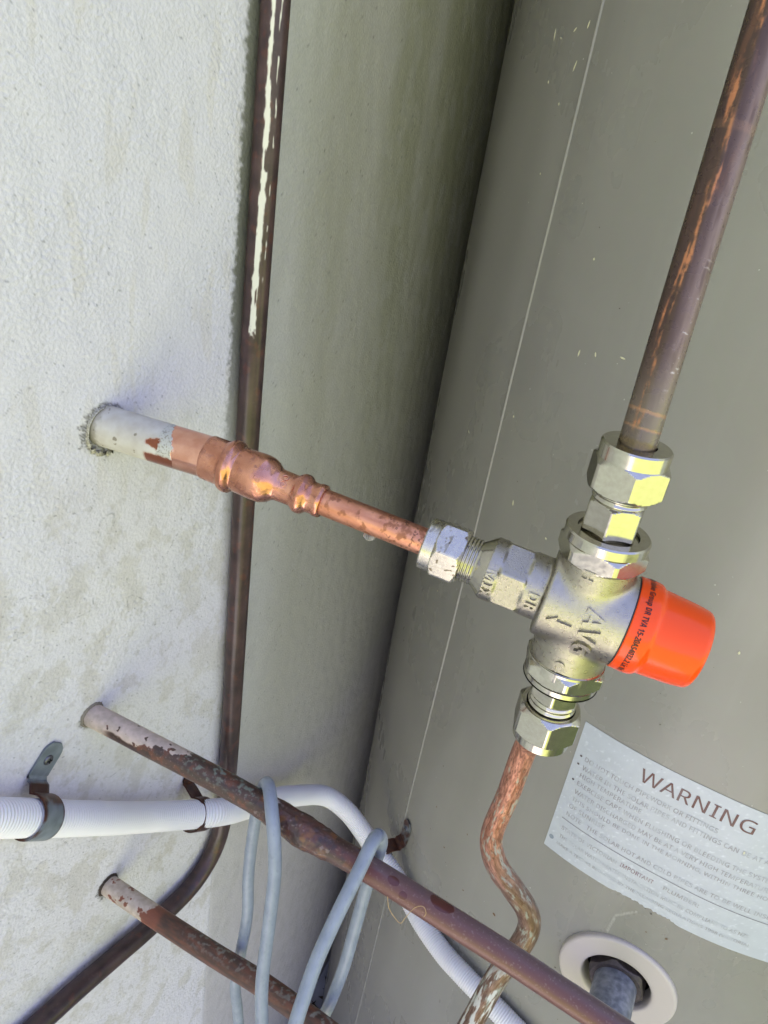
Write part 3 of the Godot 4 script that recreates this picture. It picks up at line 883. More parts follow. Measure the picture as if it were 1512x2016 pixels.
func build_valve():
	body_x = AXIS.normalized()
	body_n = (FACE - body_x * FACE.dot(body_x)).normalized()
	body_b = body_x.cross(body_n)
	body_u = Vector3(body_x.y, body_n.y, body_b.y)       # straight up in the valve's own axes
	var t := thing("tempering_valve", "nickel plated brass tempering valve with an orange cap between three copper pipes", "valve", CENTRE)
	var bright := nickel(0.10, 0.20, 41)
	var satin := nickel(0.13, 0.24, 42)
	var soiled := nickel(0.20, 0.34, 44, 0.85)
	var body := nickel(0.24, 0.36, 43)
	body.albedo_color = Color(0.90, 0.89, 0.88)
	var nz := FastNoiseLite.new()
	nz.seed = 12; nz.frequency = 0.11; nz.fractal_octaves = 2
	body.heightmap_enabled = true
	body.heightmap_texture = ImageTexture.create_from_image(nz.get_seamless_image(512, 512))
	body.heightmap_scale = 0.016
	var cb := put(cast_body(), "body", body, t)
	var up := Vector3.UP
	# outlet: compression nut, threads, turned neck
	put(hex_nut(Vector3.ZERO, body_x, -0.0640, -0.0517, 0.0130, 0.12, 0.99, 0.97, 0.0060, 0.0, 0.0050, 0.0113), "compression_nut", soiled, t)
	put(lathe(Vector3.ZERO, body_x, FACE, threads(-0.0535, -0.0462, 0.0100, 5), 64), "thread", bright, t)
	put(lathe(Vector3.ZERO, body_x, FACE, rounded([Vector2(-0.0468, 0.0), Vector2(-0.0466, 0.0092), Vector2(-0.0455, 0.0096), Vector2(-0.0408, 0.01335), Vector2(-0.0396, 0.01335), Vector2(-0.0390, 0.0)], 0.0003), 80), "turned_neck", bright, t)
	# hot side, upwards
	put(hex_nut(Vector3.ZERO, up, 0.0222, 0.0305, 0.0176, 0.42, 0.985, 0.985, 0.0119, 0.0042, 0.0, 0.0163), "union_nut", satin, t)
	put(lathe(Vector3.ZERO, up, FACE, sharp([Vector2(0.0290, 0.0), Vector2(0.0290, 0.01165), Vector2(0.0334, 0.01165), Vector2(0.0334, 0.0)]), 64), "tail_collar", bright, t)
	put(hex_nut(Vector3.ZERO, up, 0.0300, 0.0478, 0.0112, -0.06, 0.0, 0.985, 0.004), "hex_tail", bright, t)
	put(lathe(Vector3.ZERO, up, FACE, threads(0.0476, 0.0540, 0.0104, 3), 64), "thread", bright, t)
	put(hex_nut(Vector3.ZERO, up, 0.0520, 0.0648, 0.0150, 0.26, 0.98, 0.98, 0.0071, 0.0058, 0.0, 0.0129), "compression_nut", satin, t)
	# cold side, downwards
	put(lathe(Vector3.ZERO, up, FACE, rounded([Vector2(-0.0300, 0.0), Vector2(-0.0300, 0.0145), Vector2(-0.0285, 0.0152), Vector2(-0.0275, 0.0158), Vector2(-0.0262, 0.0158), Vector2(-0.0255, 0.0154), Vector2(-0.0252, 0.0)], 0.0004), 80), "turned_ring", bright, t)
	put(lathe(Vector3.ZERO, up, FACE, rounded([Vector2(-0.0310, 0.0), Vector2(-0.0310, 0.0146), Vector2(-0.0290, 0.0146), Vector2(-0.0288, 0.0)], 0.0002), 64), "gasket", plain(Color(0.03, 0.03, 0.03), 0.7), t)
	put(hex_nut(Vector3.ZERO, up, -0.0345, -0.0258, 0.0178, 0.22, 0.97, 0.95, 0.0160, 0.0, 0.0028, 0.0158), "union_nut", satin, t)
	put(hex_nut(Vector3.ZERO, up, -0.0478, -0.0340, 0.0110, 0.02, 0.985, 0.0, 0.004), "hex_tail", bright, t)
	put(lathe(Vector3.ZERO, up, FACE, threads(-0.0555, -0.0476, 0.0105, 3), 64), "thread", bright, t)
	put(hex_nut(Vector3.ZERO, up, -0.0672, -0.0528, 0.0150, 0.20, 0.98, 0.95, 0.0108, 0.0, 0.0048, 0.0126), "compression_nut", satin, t)
	put(lathe(Vector3.ZERO, up, FACE, [Vector2(-0.0700, 0.0), Vector2(-0.0700, 0.0112), Vector2(-0.0540, 0.0112), Vector2(-0.0540, 0.0)], 48), "gasket", plain(Color(0.04, 0.04, 0.04), 0.6), t)
	# orange cap
	var orange := plain(Color(0.95, 0.305, 0.02), 0.22)
	orange.metallic_specular = 0.40
	orange.clearcoat_enabled = true
	orange.clearcoat = 0.2
	orange.clearcoat_roughness = 0.12
	var wob := func(s: float, phi: float, r: float):
		# the cap is a little six sided towards its end
		return r * (1.0 + 0.012 * cos(phi * 3.0 + 0.5) * sst(0.024, 0.034, s))
	var cap := put(lathe(Vector3.ZERO, body_x, FACE, rounded([Vector2(0.0165, 0.0), Vector2(0.0163, 0.0180), Vector2(0.0163, 0.0191), Vector2(0.0225, 0.0194), Vector2(0.0253, 0.0190), Vector2(0.0266, 0.0177), Vector2(0.0400, 0.0168), Vector2(0.0463, 0.0158), Vector2(0.0474, 0.0115), Vector2(0.0472, 0.0)], 0.0050), 96, false, wob), "cap", orange, t)
	put(lathe(Vector3.ZERO, body_x, FACE, sharp([Vector2(0.0158, 0.0176), Vector2(0.0158, 0.0186), Vector2(0.0164, 0.0187), Vector2(0.0164, 0.0176)]), 80), "cap_seat", plain(Color(0.12, 0.1, 0.1), 0.5), t)
	# printing round the collar of the cap
	var print_at := func(x, y, _z):
		var phi := lerpf(deg_to_rad(-104.0), deg_to_rad(76.0), x)
		var s: float = 0.0188 + 0.0031 * y
		return body_x * s + (body_n * cos(phi) + body_b * sin(phi)) * (0.01945 + 0.00005)
	put(letters("Australian Valve Group DR TVA 15-20AS4032.2 Lic No 2", true, false, print_at), "print", plain(Color(0.03, 0.025, 0.025), 0.45), cap)
	# raised casting letters, read downwards
	var rim := func(text: String, p0: float, p1: float, s0: float, h: float, deep: float):
		var place := func(x, y, z):
			var phi := lerpf(deg_to_rad(p0), deg_to_rad(p1), x)
			var dir := body_n * cos(phi) + body_b * sin(phi)
			return skin(body_x * (s0 + h * y), dir) + dir * (-0.0003 + (deep + 0.0003) * z)
		put(letters(text, true, true, place), "raised_lettering", body, cb)
	rim.call("AVG", 1.0, 68.0, 0.0000, 0.0078, 0.0013)
	rim.call("MIX", 2.0, 54.0, -0.0405, 0.0040, 0.0010)
	rim.call("DR", 13.0, 46.0, -0.0222, 0.0042, 0.0010)
	var branch := func(text: String, turn: float, s0: float, size: float):
		var place := func(x, y, z):
			var phi: float = turn + (y - 0.5) * size / 0.0153
			var e := (FACE - Vector3(0, FACE.y, 0)).normalized()
			var rt := Vector3.UP.cross(e)
			var dir := e * cos(phi) + rt * sin(phi)
			return skin(Vector3.UP * (s0 - x * size), dir) + dir * (-0.0003 + 0.0010 * z)
		put(letters(text, true, true, place), "raised_lettering", body, cb)
	branch.call("H", -0.12, 0.0235, 0.0046)
	branch.call("C", -0.10, -0.0195, 0.0042)
	# flow arrow
	var arrow := PackedVector2Array([Vector2(-0.0030, -0.0010), Vector2(-0.0090, -0.0010), Vector2(-0.0090, -0.0026), Vector2(-0.0130, 0.0), Vector2(-0.0090, 0.0026), Vector2(-0.0090, 0.0010), Vector2(-0.0030, 0.0010)])
	var av := PackedVector3Array(); var an := PackedVector3Array(); var ai := PackedInt32Array()
	var ap := func(q: Vector2, r: float):
		var phi: float = deg_to_rad(33.0) + q.y / 0.0185
		var dir := body_n * cos(phi) + body_b * sin(phi)
		return skin(body_x * q.x, dir) + dir * (r - 0.0185)
	var out := body_n * cos(deg_to_rad(33.0)) + body_b * sin(deg_to_rad(33.0))
	var tri := Geometry2D.triangulate_polygon(arrow)
	for k in range(0, tri.size(), 3):
		var q := [ap.call(arrow[tri[k]], 0.0196), ap.call(arrow[tri[k + 1]], 0.0196), ap.call(arrow[tri[k + 2]], 0.0196)]
		if (q[2] - q[0]).cross(q[1] - q[0]).dot(out) < 0.0: q.reverse()
		for w in q: ai.append(av.size()); av.append(w); an.append(out)
	for k in arrow.size():
		var a := arrow[k]; var b := arrow[(k + 1) % arrow.size()]
		var q := [ap.call(a, 0.0182), ap.call(b, 0.0182), ap.call(a, 0.0196), ap.call(b, 0.0196)]
		var f: Vector3 = (q[1] - q[0]).cross(q[2] - q[0]).normalized()
		var side := (b - a).orthogonal().normalized() * 0.0004
		if Geometry2D.is_point_in_polygon((a + b) / 2.0 + side, arrow): side = -side
		var away: Vector3 = ap.call((a + b) / 2.0 + side, 0.0185) - ap.call((a + b) / 2.0, 0.0185)
		if f.dot(away) < 0.0: f = -f
		var base := av.size()
		for w in q: av.append(w); an.append(f)
		if (q[2] - q[0]).cross(q[1] - q[0]).dot(f) > 0.0: ai.append_array([base, base + 1, base + 2, base + 1, base + 3, base + 2])
		else: ai.append_array([base, base + 2, base + 1, base + 1, base + 2, base + 3])
	put(arrays(av, an, PackedVector2Array(), ai), "raised_arrow", body, cb)

# ---------------------------------------------------------------- pipes at the valve
func build_hot_pipe():
	var base := CENTRE + Vector3(0, 0.060, 0)
	var pts := [base, CENTRE + Vector3(-0.0002, 0.066, -0.0006), Vector3(-0.0423, 1.2, -0.2807), Vector3(-0.0466, 1.2718, -0.2973), Vector3(-0.0525, 1.37, -0.3198), Vector3(-0.0615, 1.52, -0.3542)]
	var path := spline(pts, 0.006)
	var length := length_of(path)
	var fn := func(v: float, phi: float, p: Vector3):
		var q := Vector3(p.x, p.y, p.z * 0.12)
		var c := rgb(74, 56, 48).lerp(rgb(124, 106, 98), sst(-0.2, 0.8, phi + 0.25 * f1(q, 0.3)))  # right side paler: sky sheen put into the colour
		c = c.lerp(rgb(70, 52, 44), sst(0.1, 0.5, f3(q, 0.3)) * 0.5)
		var rough := 0.30 + 0.12 * f1(p, 0.2); var metal := 0.38; var h := 0.5
		var low := 1.0 - sst(22.0, 55.0, v)
		c = c.lerp(rgb(128, 120, 104), low * 0.6)
		# copper showing where a drip has run down
		var line := -0.38 + 0.35 * n2.get_noise_1d(v * 0.018) - 0.1 * sst(120.0, 40.0, v)
		var wide := 0.17 + 0.18 * n1.get_noise_1d(v * 0.05) + 0.18 * sst(150.0, 250.0, v)
		var streak := (1.0 - sst(wide * 0.6, wide * 1.4, absf(phi - line) + 0.12 * f1(q, 0.8))) * sst(-0.32, 0.28, f1(q + Vector3(5, 5, 5), 0.5) + 0.3 * f1(p, 0.5)) * sst(16.0, 22.0, v)
		c = c.lerp(rgb(186, 122, 82), streak * 0.92)
		var haze := sst(0.0, 0.4, f3(q + Vector3(8, 1, 1), 0.25)) * sst(1.2, 0.3, absf(phi + 0.3)) * sst(60.0, 140.0, v)
		c = c.lerp(rgb(134, 90, 62), haze * 0.4)
		# rings scored near the nut
		for rg in [[7.5, 0.6, 0], [13.0, 1.6, 1], [19.0, 0.5, 0], [25.0, 0.7, 0], [118.0, 1.6, 2]]:
			var k := 1.0 - sst(rg[1] * 0.6, rg[1] * 1.2, absf(v + 0.6 * sin(phi) - rg[0]) + 0.4 * f1(p, 0.4))
			if rg[2] == 2: k *= 0.3
			c = c.lerp(rgb(112, 92, 48) if rg[2] == 1 else rgb(190, 140, 100), k * 0.5)
			h -= k * 0.2
		c = c.lerp(rgb(176, 92, 76), 1.0 - sst(4.5, 6.5, v))
		# scratches on the lit side
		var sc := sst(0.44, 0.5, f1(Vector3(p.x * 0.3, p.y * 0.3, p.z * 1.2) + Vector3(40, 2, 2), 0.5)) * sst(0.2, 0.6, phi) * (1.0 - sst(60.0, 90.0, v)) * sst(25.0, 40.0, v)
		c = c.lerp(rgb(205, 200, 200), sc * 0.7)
		return [c, rough, metal, h]
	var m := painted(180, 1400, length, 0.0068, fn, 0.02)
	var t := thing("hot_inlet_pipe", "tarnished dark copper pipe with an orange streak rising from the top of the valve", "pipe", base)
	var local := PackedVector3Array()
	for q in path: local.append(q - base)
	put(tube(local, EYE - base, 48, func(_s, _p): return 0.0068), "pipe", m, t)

func build_cold_pipe():
	var base := CENTRE + Vector3(0, -0.066, 0)
	var pts := [base, Vector3(-0.0405, 0.9843, -0.2665), Vector3(-0.0433, 0.9749, -0.2690), Vector3(-0.0445, 0.9420, -0.2704), Vector3(-0.0458, 0.9175, -0.2681), Vector3(-0.0428, 0.9050, -0.2674), Vector3(-0.0367, 0.8948, -0.2683), Vector3(-0.0273, 0.8835, -0.2716), Vector3(-0.0184, 0.8721, -0.2745), Vector3(-0.0141, 0.8619, -0.2746), Vector3(-0.0143, 0.8505, -0.2704), Vector3(-0.0191, 0.8310, -0.2591), Vector3(-0.0215, 0.8095, -0.2491), Vector3(-0.0250, 0.7771, -0.2348), Vector3(-0.030, 0.70, -0.20)]
	var path := spline(pts, 0.0025)
	var length := length_of(path)
	var fn := func(v: float, phi: float, p: Vector3):
		var q := Vector3(p.x, p.y, p.z * 0.22)
		var down := sst(75.0, 125.0, v)
		var c := rgb(206, 146, 122).lerp(rgb(150, 100, 80), clampf(0.5 + 1.1 * f1(q, 0.55), 0, 1))
		c = c.lerp(rgb(126, 108, 94).lerp(rgb(84, 70, 60), clampf(0.5 + f1(q, 0.5), 0, 1)), down * 0.75)
		var fleck := sst(0.10, 0.36, f3(q + Vector3(9, 0, 0), 1.0))
		c = c.lerp(rgb(92, 60, 46), fleck * 0.55)
		var grey := sst(0.02, 0.4, f3(Vector3(p.x, p.y, p.z * 0.35) + Vector3(3, 3, 30), 0.28) + 0.22 * sst(20.0, 60.0, v) - 0.2)
		c = c.lerp(rgb(160, 172, 160), grey * 0.75 * sst(-0.2, 0.3, f1(q + Vector3(2, 2, 2), 0.9) + 0.2))
		var chalk := sst(0.0, 0.30, f3(q + Vector3(31, 3, 3), 0.35) + 0.25 * cos(phi - 0.25) - 0.12) * sst(164.0, 184.0, v)
		c = c.lerp(rgb(216, 218, 208), chalk * 0.85)
		c = c.lerp(rgb(150, 84, 62), 0.5 * sst(0.35, 0.5, f1(p + Vector3(60, 1, 1), 0.2)) * (1.0 - down))
		return [c, 0.42 + 0.2 * grey + 0.2 * chalk, 0.45 * (1.0 - chalk) * (1.0 - 0.6 * grey), 0.5 + 0.35 * f1(q, 0.9) + 0.2 * chalk]
	var m := painted(180, 1200, length, 0.0057, fn, 0.022)
	var t := thing("cold_inlet_pipe", "mottled copper pipe with a double bend hanging from the bottom of the valve", "pipe", base)
	var local := PackedVector3Array()
	for q in path: local.append(q - base)
	put(tube(local, EYE - base, 48, func(s, _p): return 0.0056 + 0.0004 * sst(0.07, 0.11, s)), "pipe", m, t)

func build_low_pipes():
	# the long one, with the soldered joint
	var base := Vector3(-0.2563, 0.9150, -0.1990)
	var pts := [Vector3(-0.285, 0.9165, -0.194), base, Vector3(-0.2255, 0.9125, -0.2043), Vector3(-0.1636, 0.9061, -0.2156), Vector3(-0.1155, 0.9004, -0.2215), Vector3(-0.0858, 0.8961, -0.2265), Vector3(-0.0350, 0.8897, -0.2321), Vector3(-0.0129, 0.8861, -0.2350), Vector3(0.0091, 0.8823, -0.2375), Vector3(0.0311, 0.8783, -0.2401), Vector3(0.0588, 0.8718, -0.2441), Vector3(0.12, 0.858, -0.252), Vector3(0.30, 0.815, -0.262), Vector3(0.42, 0.785, -0.266)]
	var path := spline(pts, 0.0025)
	var length := length_of(path)
	var fn := func(v: float, phi: float, p: Vector3):
		var q := Vector3(p.x, p.y, p.z * 0.3)
		# wall at 29 mm; paint to about 85, joint round 172
		var brown := rgb(84, 60, 50).lerp(rgb(62, 49, 44), clampf(0.5 + f1(q, 0.3), 0, 1))
		var verd := sst(0.02, 0.30, f3(p + Vector3(5, 0, 0), 0.26)) * sst(66.0, 95.0, v) * (1.0 - sst(135.0, 160.0, v)) * sst(0.9, -0.4, phi + 0.4 * f1(p, 0.2))
		brown = brown.lerp(rgb(122, 138, 124), verd * 0.75)
		brown = brown.lerp(rgb(120, 68, 48), sst(0.1, 0.45, f1(p + Vector3(2, 50, 2), 0.12)) * 0.55 * (1.0 - verd))
		var plain_c := rgb(104, 68, 58).lerp(rgb(102, 82, 84), sst(0.2, -0.7, phi + 0.3 * f1(q, 0.12)))
		plain_c = plain_c.lerp(rgb(100, 58, 48), sst(0.05, 0.4, f1(q + Vector3(1, 7, 1), 0.07)) * sst(260.0, 200.0, v))
		var c := brown.lerp(plain_c, sst(176.0, 200.0, v + 8.0 * f1(p, 0.1)))
		var rough := 0.34; var metal := 0.12; var h := 0.5
		h += 0.3 * verd * f1(p, 0.8)
		rough += 0.35 * verd
		var dust := sst(0.32, 0.5, f1(p + Vector3(80, 0, 0), 0.55))
		c = c.lerp(rgb(172, 160, 152), dust * 0.35); rough += dust * 0.2
		# damp dark patches
		for d in [[237.0, -0.75, 6.5, 0.62], [212.0, -0.2, 3.2, 0.33], [219.0, 0.35, 2.2, 0.3]]:
			var k := 1.0 - sst(0.92, 1.05, Vector2((v - d[0]) / d[2], (phi - d[1]) / d[3]).length() + 0.10 * f1(p, 0.25))
			c = c.lerp(rgb(84, 44, 38), k * 0.85); rough = lerpf(rough, 0.2, k)
		# old paint by the wall, longest on the upper side
		var edge := 92.0 - 34.0 * sst(-0.9, 0.9, phi + 0.45 * f1(p, 0.09)) - 6.0 * absf(f1(p, 0.25))
		var paint := 1.0 - sst(edge - 0.5, edge + 0.5, v)
		paint *= 1.0 - sst(0.40, 0.44, f1(p + Vector3(1, 1, 90), 0.13) - 0.1 * sst(80.0, 50.0, v))
		paint *= 1.0 - sst(0.55, 0.8, phi + 0.3 * f1(p, 0.08)) * sst(40.0, 48.0, v)
		c = c.lerp(rgb(196, 178, 164).lerp(rgb(168, 154, 140), clampf(0.5 + f3(p, 0.2), 0, 1)), paint)
		rough = lerpf(rough, 0.5, paint); metal *= 1.0 - paint; h += 0.35 * paint
		return [c, rough, metal, h]
	var m := painted(160, 2000, length, 0.0064, fn, 0.022)
	var t := thing("long_branch_pipe", "long brown pipe sloping from the wall under the valve, pink paint by the wall", "pipe", base)
	var local := PackedVector3Array()
	for q in path: local.append(q - base)
	put(tube(local, EYE - base, 48, func(s, phi): return 0.0064 + 0.00008 * n1.get_noise_3d(cos(phi) * 3.0, sin(phi) * 3.0, s * 300.0)), "pipe", m, t)
	# lumpy soldered coupling
	var j0 := 0; var j1 := 0; var run := 0.0
	for k in path.size() - 1:
		run += path[k].distance_to(path[k + 1])
		if run < 0.140: j0 = k
		if run < 0.184: j1 = k
	var jp := local.slice(j0, j1)
	var jl := length_of(jp)
	var jf := func(v: float, phi: float, p: Vector3):
		var c := rgb(96, 62, 52).lerp(rgb(70, 56, 52), clampf(0.5 + 1.2 * f3(p, 0.14), 0, 1))
		c = c.lerp(rgb(138, 92, 52), sst(0.15, 0.5, f1(p + Vector3(9, 9, 3), 0.1)) * 0.55)
		c = c.lerp(rgb(150, 140, 138), sst(0.30, 0.5, f1(p + Vector3(44, 9, 3), 0.2)) * 0.5)
		c = c.lerp(rgb(214, 206, 204), (1.0 - sst(0.5, 1.0, Vector2((v - 5.0) / 6.0, (phi + 0.75) / 0.45).length() + 0.4 * f1(p, 0.4))) * 0.8)
		return [c, 0.30 + 0.35 * absf(f1(p, 0.15)), 0.1, 0.5 + 0.4 * f1(p, 0.35)]
	put(tube(jp, EYE - base, 56, func(s, phi): return 0.0066 + 0.0007 * sst(0.0, 0.012, s) * (1.0 - sst(jl - 0.006, jl, s)) + 0.0009 * exp(-pow((s - 0.027) / 0.006, 2.0)) * (0.6 + 0.8 * maxf(0.0, sin(phi - 0.2))) + 0.0006 * n1.get_noise_3d(cos(phi) * 2.2, sin(phi) * 2.2, s * 230.0)), "soldered_joint", painted(160, 200, jl, 0.0075, jf, 0.05), t)
	put(wall_ring(0.0064, 0.0010), "sealant_ring", plain(Color(0.50, 0.47, 0.41), 0.9), t, Vector3(0.0002, 0, 0))

	# the lowest one
	var b3 := Vector3(-0.2563, 0.7640, -0.2050)
	var p3 := [Vector3(-0.285, 0.762, -0.2035), b3, Vector3(-0.2110, 0.7661, -0.2072), Vector3(-0.1682, 0.7704, -0.2088), Vector3(-0.1382, 0.7746, -0.2100), Vector3(-0.1094, 0.7770, -0.2103), Vector3(-0.0755, 0.7800, -0.2095), Vector3(-0.02, 0.785, -0.206), Vector3(0.10, 0.79, -0.2), Vector3(0.30, 0.795, -0.2)]
	var path3 := spline(p3, 0.0025)
	var fn3 := func(v: float, phi: float, p: Vector3):
		var q := Vector3(p.x, p.y, p.z * 0.3)
		var c := rgb(110, 70, 54).lerp(rgb(72, 54, 46), clampf(0.5 + 1.1 * f1(q, 0.25), 0, 1))
		var verd := sst(0.0, 0.32, f3(p + Vector3(15, 0, 7), 0.26)) * sst(85.0, 105.0, v) * sst(0.9, -0.6, phi + 0.4 * f1(p, 0.2))
		c = c.lerp(rgb(134, 136, 126), verd * 0.75)
		c = c.lerp(rgb(140, 78, 58), sst(78.0, 74.0, v) * 0.6)
		var edge := 66.0 + 5.0 * f1(p, 0.16) - 3.0 * sin(phi)
		var paint := 1.0 - sst(edge - 0.5, edge + 0.5, v)
		paint *= 1.0 - sst(0.36, 0.40, f1(p + Vector3(7, 1, 20), 0.15))
		c = c.lerp(rgb(192, 178, 162).lerp(rgb(164, 150, 134), clampf(0.5 + f3(p, 0.2), 0, 1)), paint)
		return [c, lerpf(0.42 + 0.3 * verd, 0.5, paint), 0.1 * (1.0 - paint), 0.5 + 0.3 * paint + 0.25 * verd * f1(p, 0.8)]
	var t3 := thing("lowest_branch_pipe", "lowest reddish brown pipe coming out of the wall, crossing over the bent brown pipe", "pipe", b3)
	var l3 := PackedVector3Array()
	for q in path3: l3.append(q - b3)
	put(tube(l3, EYE - b3, 40, func(_s, _p): return 0.0064), "pipe", painted(160, 1600, length_of(path3), 0.0064, fn3, 0.025), t3)
	put(wall_ring(0.0064, 0.0014), "sealant_ring", plain(Color(0.24, 0.20, 0.16), 0.9), t3, Vector3(0.0004, 0, 0))

func wall_ring(r: float, lump: float) -> ArrayMesh:
	return lathe(Vector3.ZERO, Vector3(1, 0, 0), FACE, [Vector2(-0.003, r - 0.0005), Vector2(0.0010, r), Vector2(0.0011, r + 0.0005), Vector2(0.0005, r + 0.0011), Vector2(-0.003, r + 0.002)], 64, false,
		func(s, phi, q): return q + lump * n1.get_noise_3d(cos(phi) * 3.0 + r * 900.0, sin(phi) * 3.0, s * 500.0))

# ---------------------------------------------------------------- white conduit and its saddles
func conduit_points() -> Array:
	return [Vector3(-0.2428, 0.985, -0.055), Vector3(-0.2428, 0.9215, -0.1170), Vector3(-0.2428, 0.9050, -0.1348), Vector3(-0.2428, 0.8797, -0.1607), Vector3(-0.2428, 0.8497, -0.1918), Vector3(-0.2428, 0.8145, -0.2298), Vector3(-0.2370, 0.7930, -0.2590), Vector3(-0.2302, 0.7818, -0.2787), Vector3(-0.2345, 0.7533, -0.3105), Vector3(-0.2449, 0.7081, -0.3610), Vector3(-0.2470, 0.6660, -0.4110), Vector3(-0.2368, 0.6432, -0.4435), Vector3(-0.2186, 0.6263, -0.4556), Vector3(-0.1994, 0.6070, -0.4604), Vector3(-0.1834, 0.5946, -0.4601), Vector3(-0.1628, 0.5859, -0.4579), Vector3(-0.1352, 0.5740, -0.4504), Vector3(-0.1107, 0.5690, -0.4383), Vector3(-0.0828, 0.5662, -0.4273), Vector3(-0.0569, 0.5668, -0.4194), Vector3(-0.0093, 0.5630, -0.4104), Vector3(0.0225, 0.5526, -0.4081), Vector3(0.06, 0.53, -0.408)]

func build_conduit():
	var path := spline(conduit_points(), 0.0004)
	var m := plain(Color(0.865, 0.86, 0.86), 0.38)
	m.subsurf_scatter_enabled = true
	m.subsurf_scatter_strength = 0.05
	var t := thing("white_conduit", "white corrugated plastic conduit crossing the wall and curving onto the tank", "conduit", Vector3.ZERO)
	put(tube(path, Vector3(1, 0.3, 0.6), 28, func(s, phi): return 0.0092 + 0.00024 * cos(s * TAU / 0.0021) + 0.0001 * n2.get_noise_3d(cos(phi), sin(phi), s * 40.0)), "hose", m, t)
	var along := func(a: Vector3, b: Vector3): return (b - a).normalized()
	saddle("pipe_saddle", "zinc saddle clip with rusty bend and a screw, nearest on the white conduit", Vector3(WALL, 0.8882, -0.1530), along.call(Vector3(0, 0.9050, -0.1348), Vector3(0, 0.8497, -0.1918)), Vector3(1, 0, 0), 0.0135, 0.5, 0.034)
	saddle("pipe_saddle", "dark rusty saddle clip on the white conduit beside the brown pipe", Vector3(WALL, 0.7870, -0.2650), along.call(Vector3(0, 0.8145, -0.2298), Vector3(0, 0.7735, -0.2790)), Vector3(1, 0, 0), 0.0185, 1.0, 0.030)
	var n := Vector3(-0.608, 0, 0.794)
	var d := (Vector3(-0.1352, 0.5740, -0.4504) - Vector3(-0.1834, 0.5946, -0.4601))
	d = (d - n * d.dot(n)).normalized()
	d = n.cross(Vector3(0.05, -1.0, 0.0)).normalized().lerp(d, 0.25).normalized()
	var foot := Vector3(-0.1760, 0.5905, -0.4580)
	foot = TANK + Vector3(foot.x - TANK.x, 0, foot.z - TANK.z).normalized() * (TANK_R + 0.0004) + Vector3(0, foot.y, 0)
	saddle("pipe_saddle", "stained saddle clip fixing the white conduit to the tank", foot, d, n, 0.0115, 0.8, 0.044)

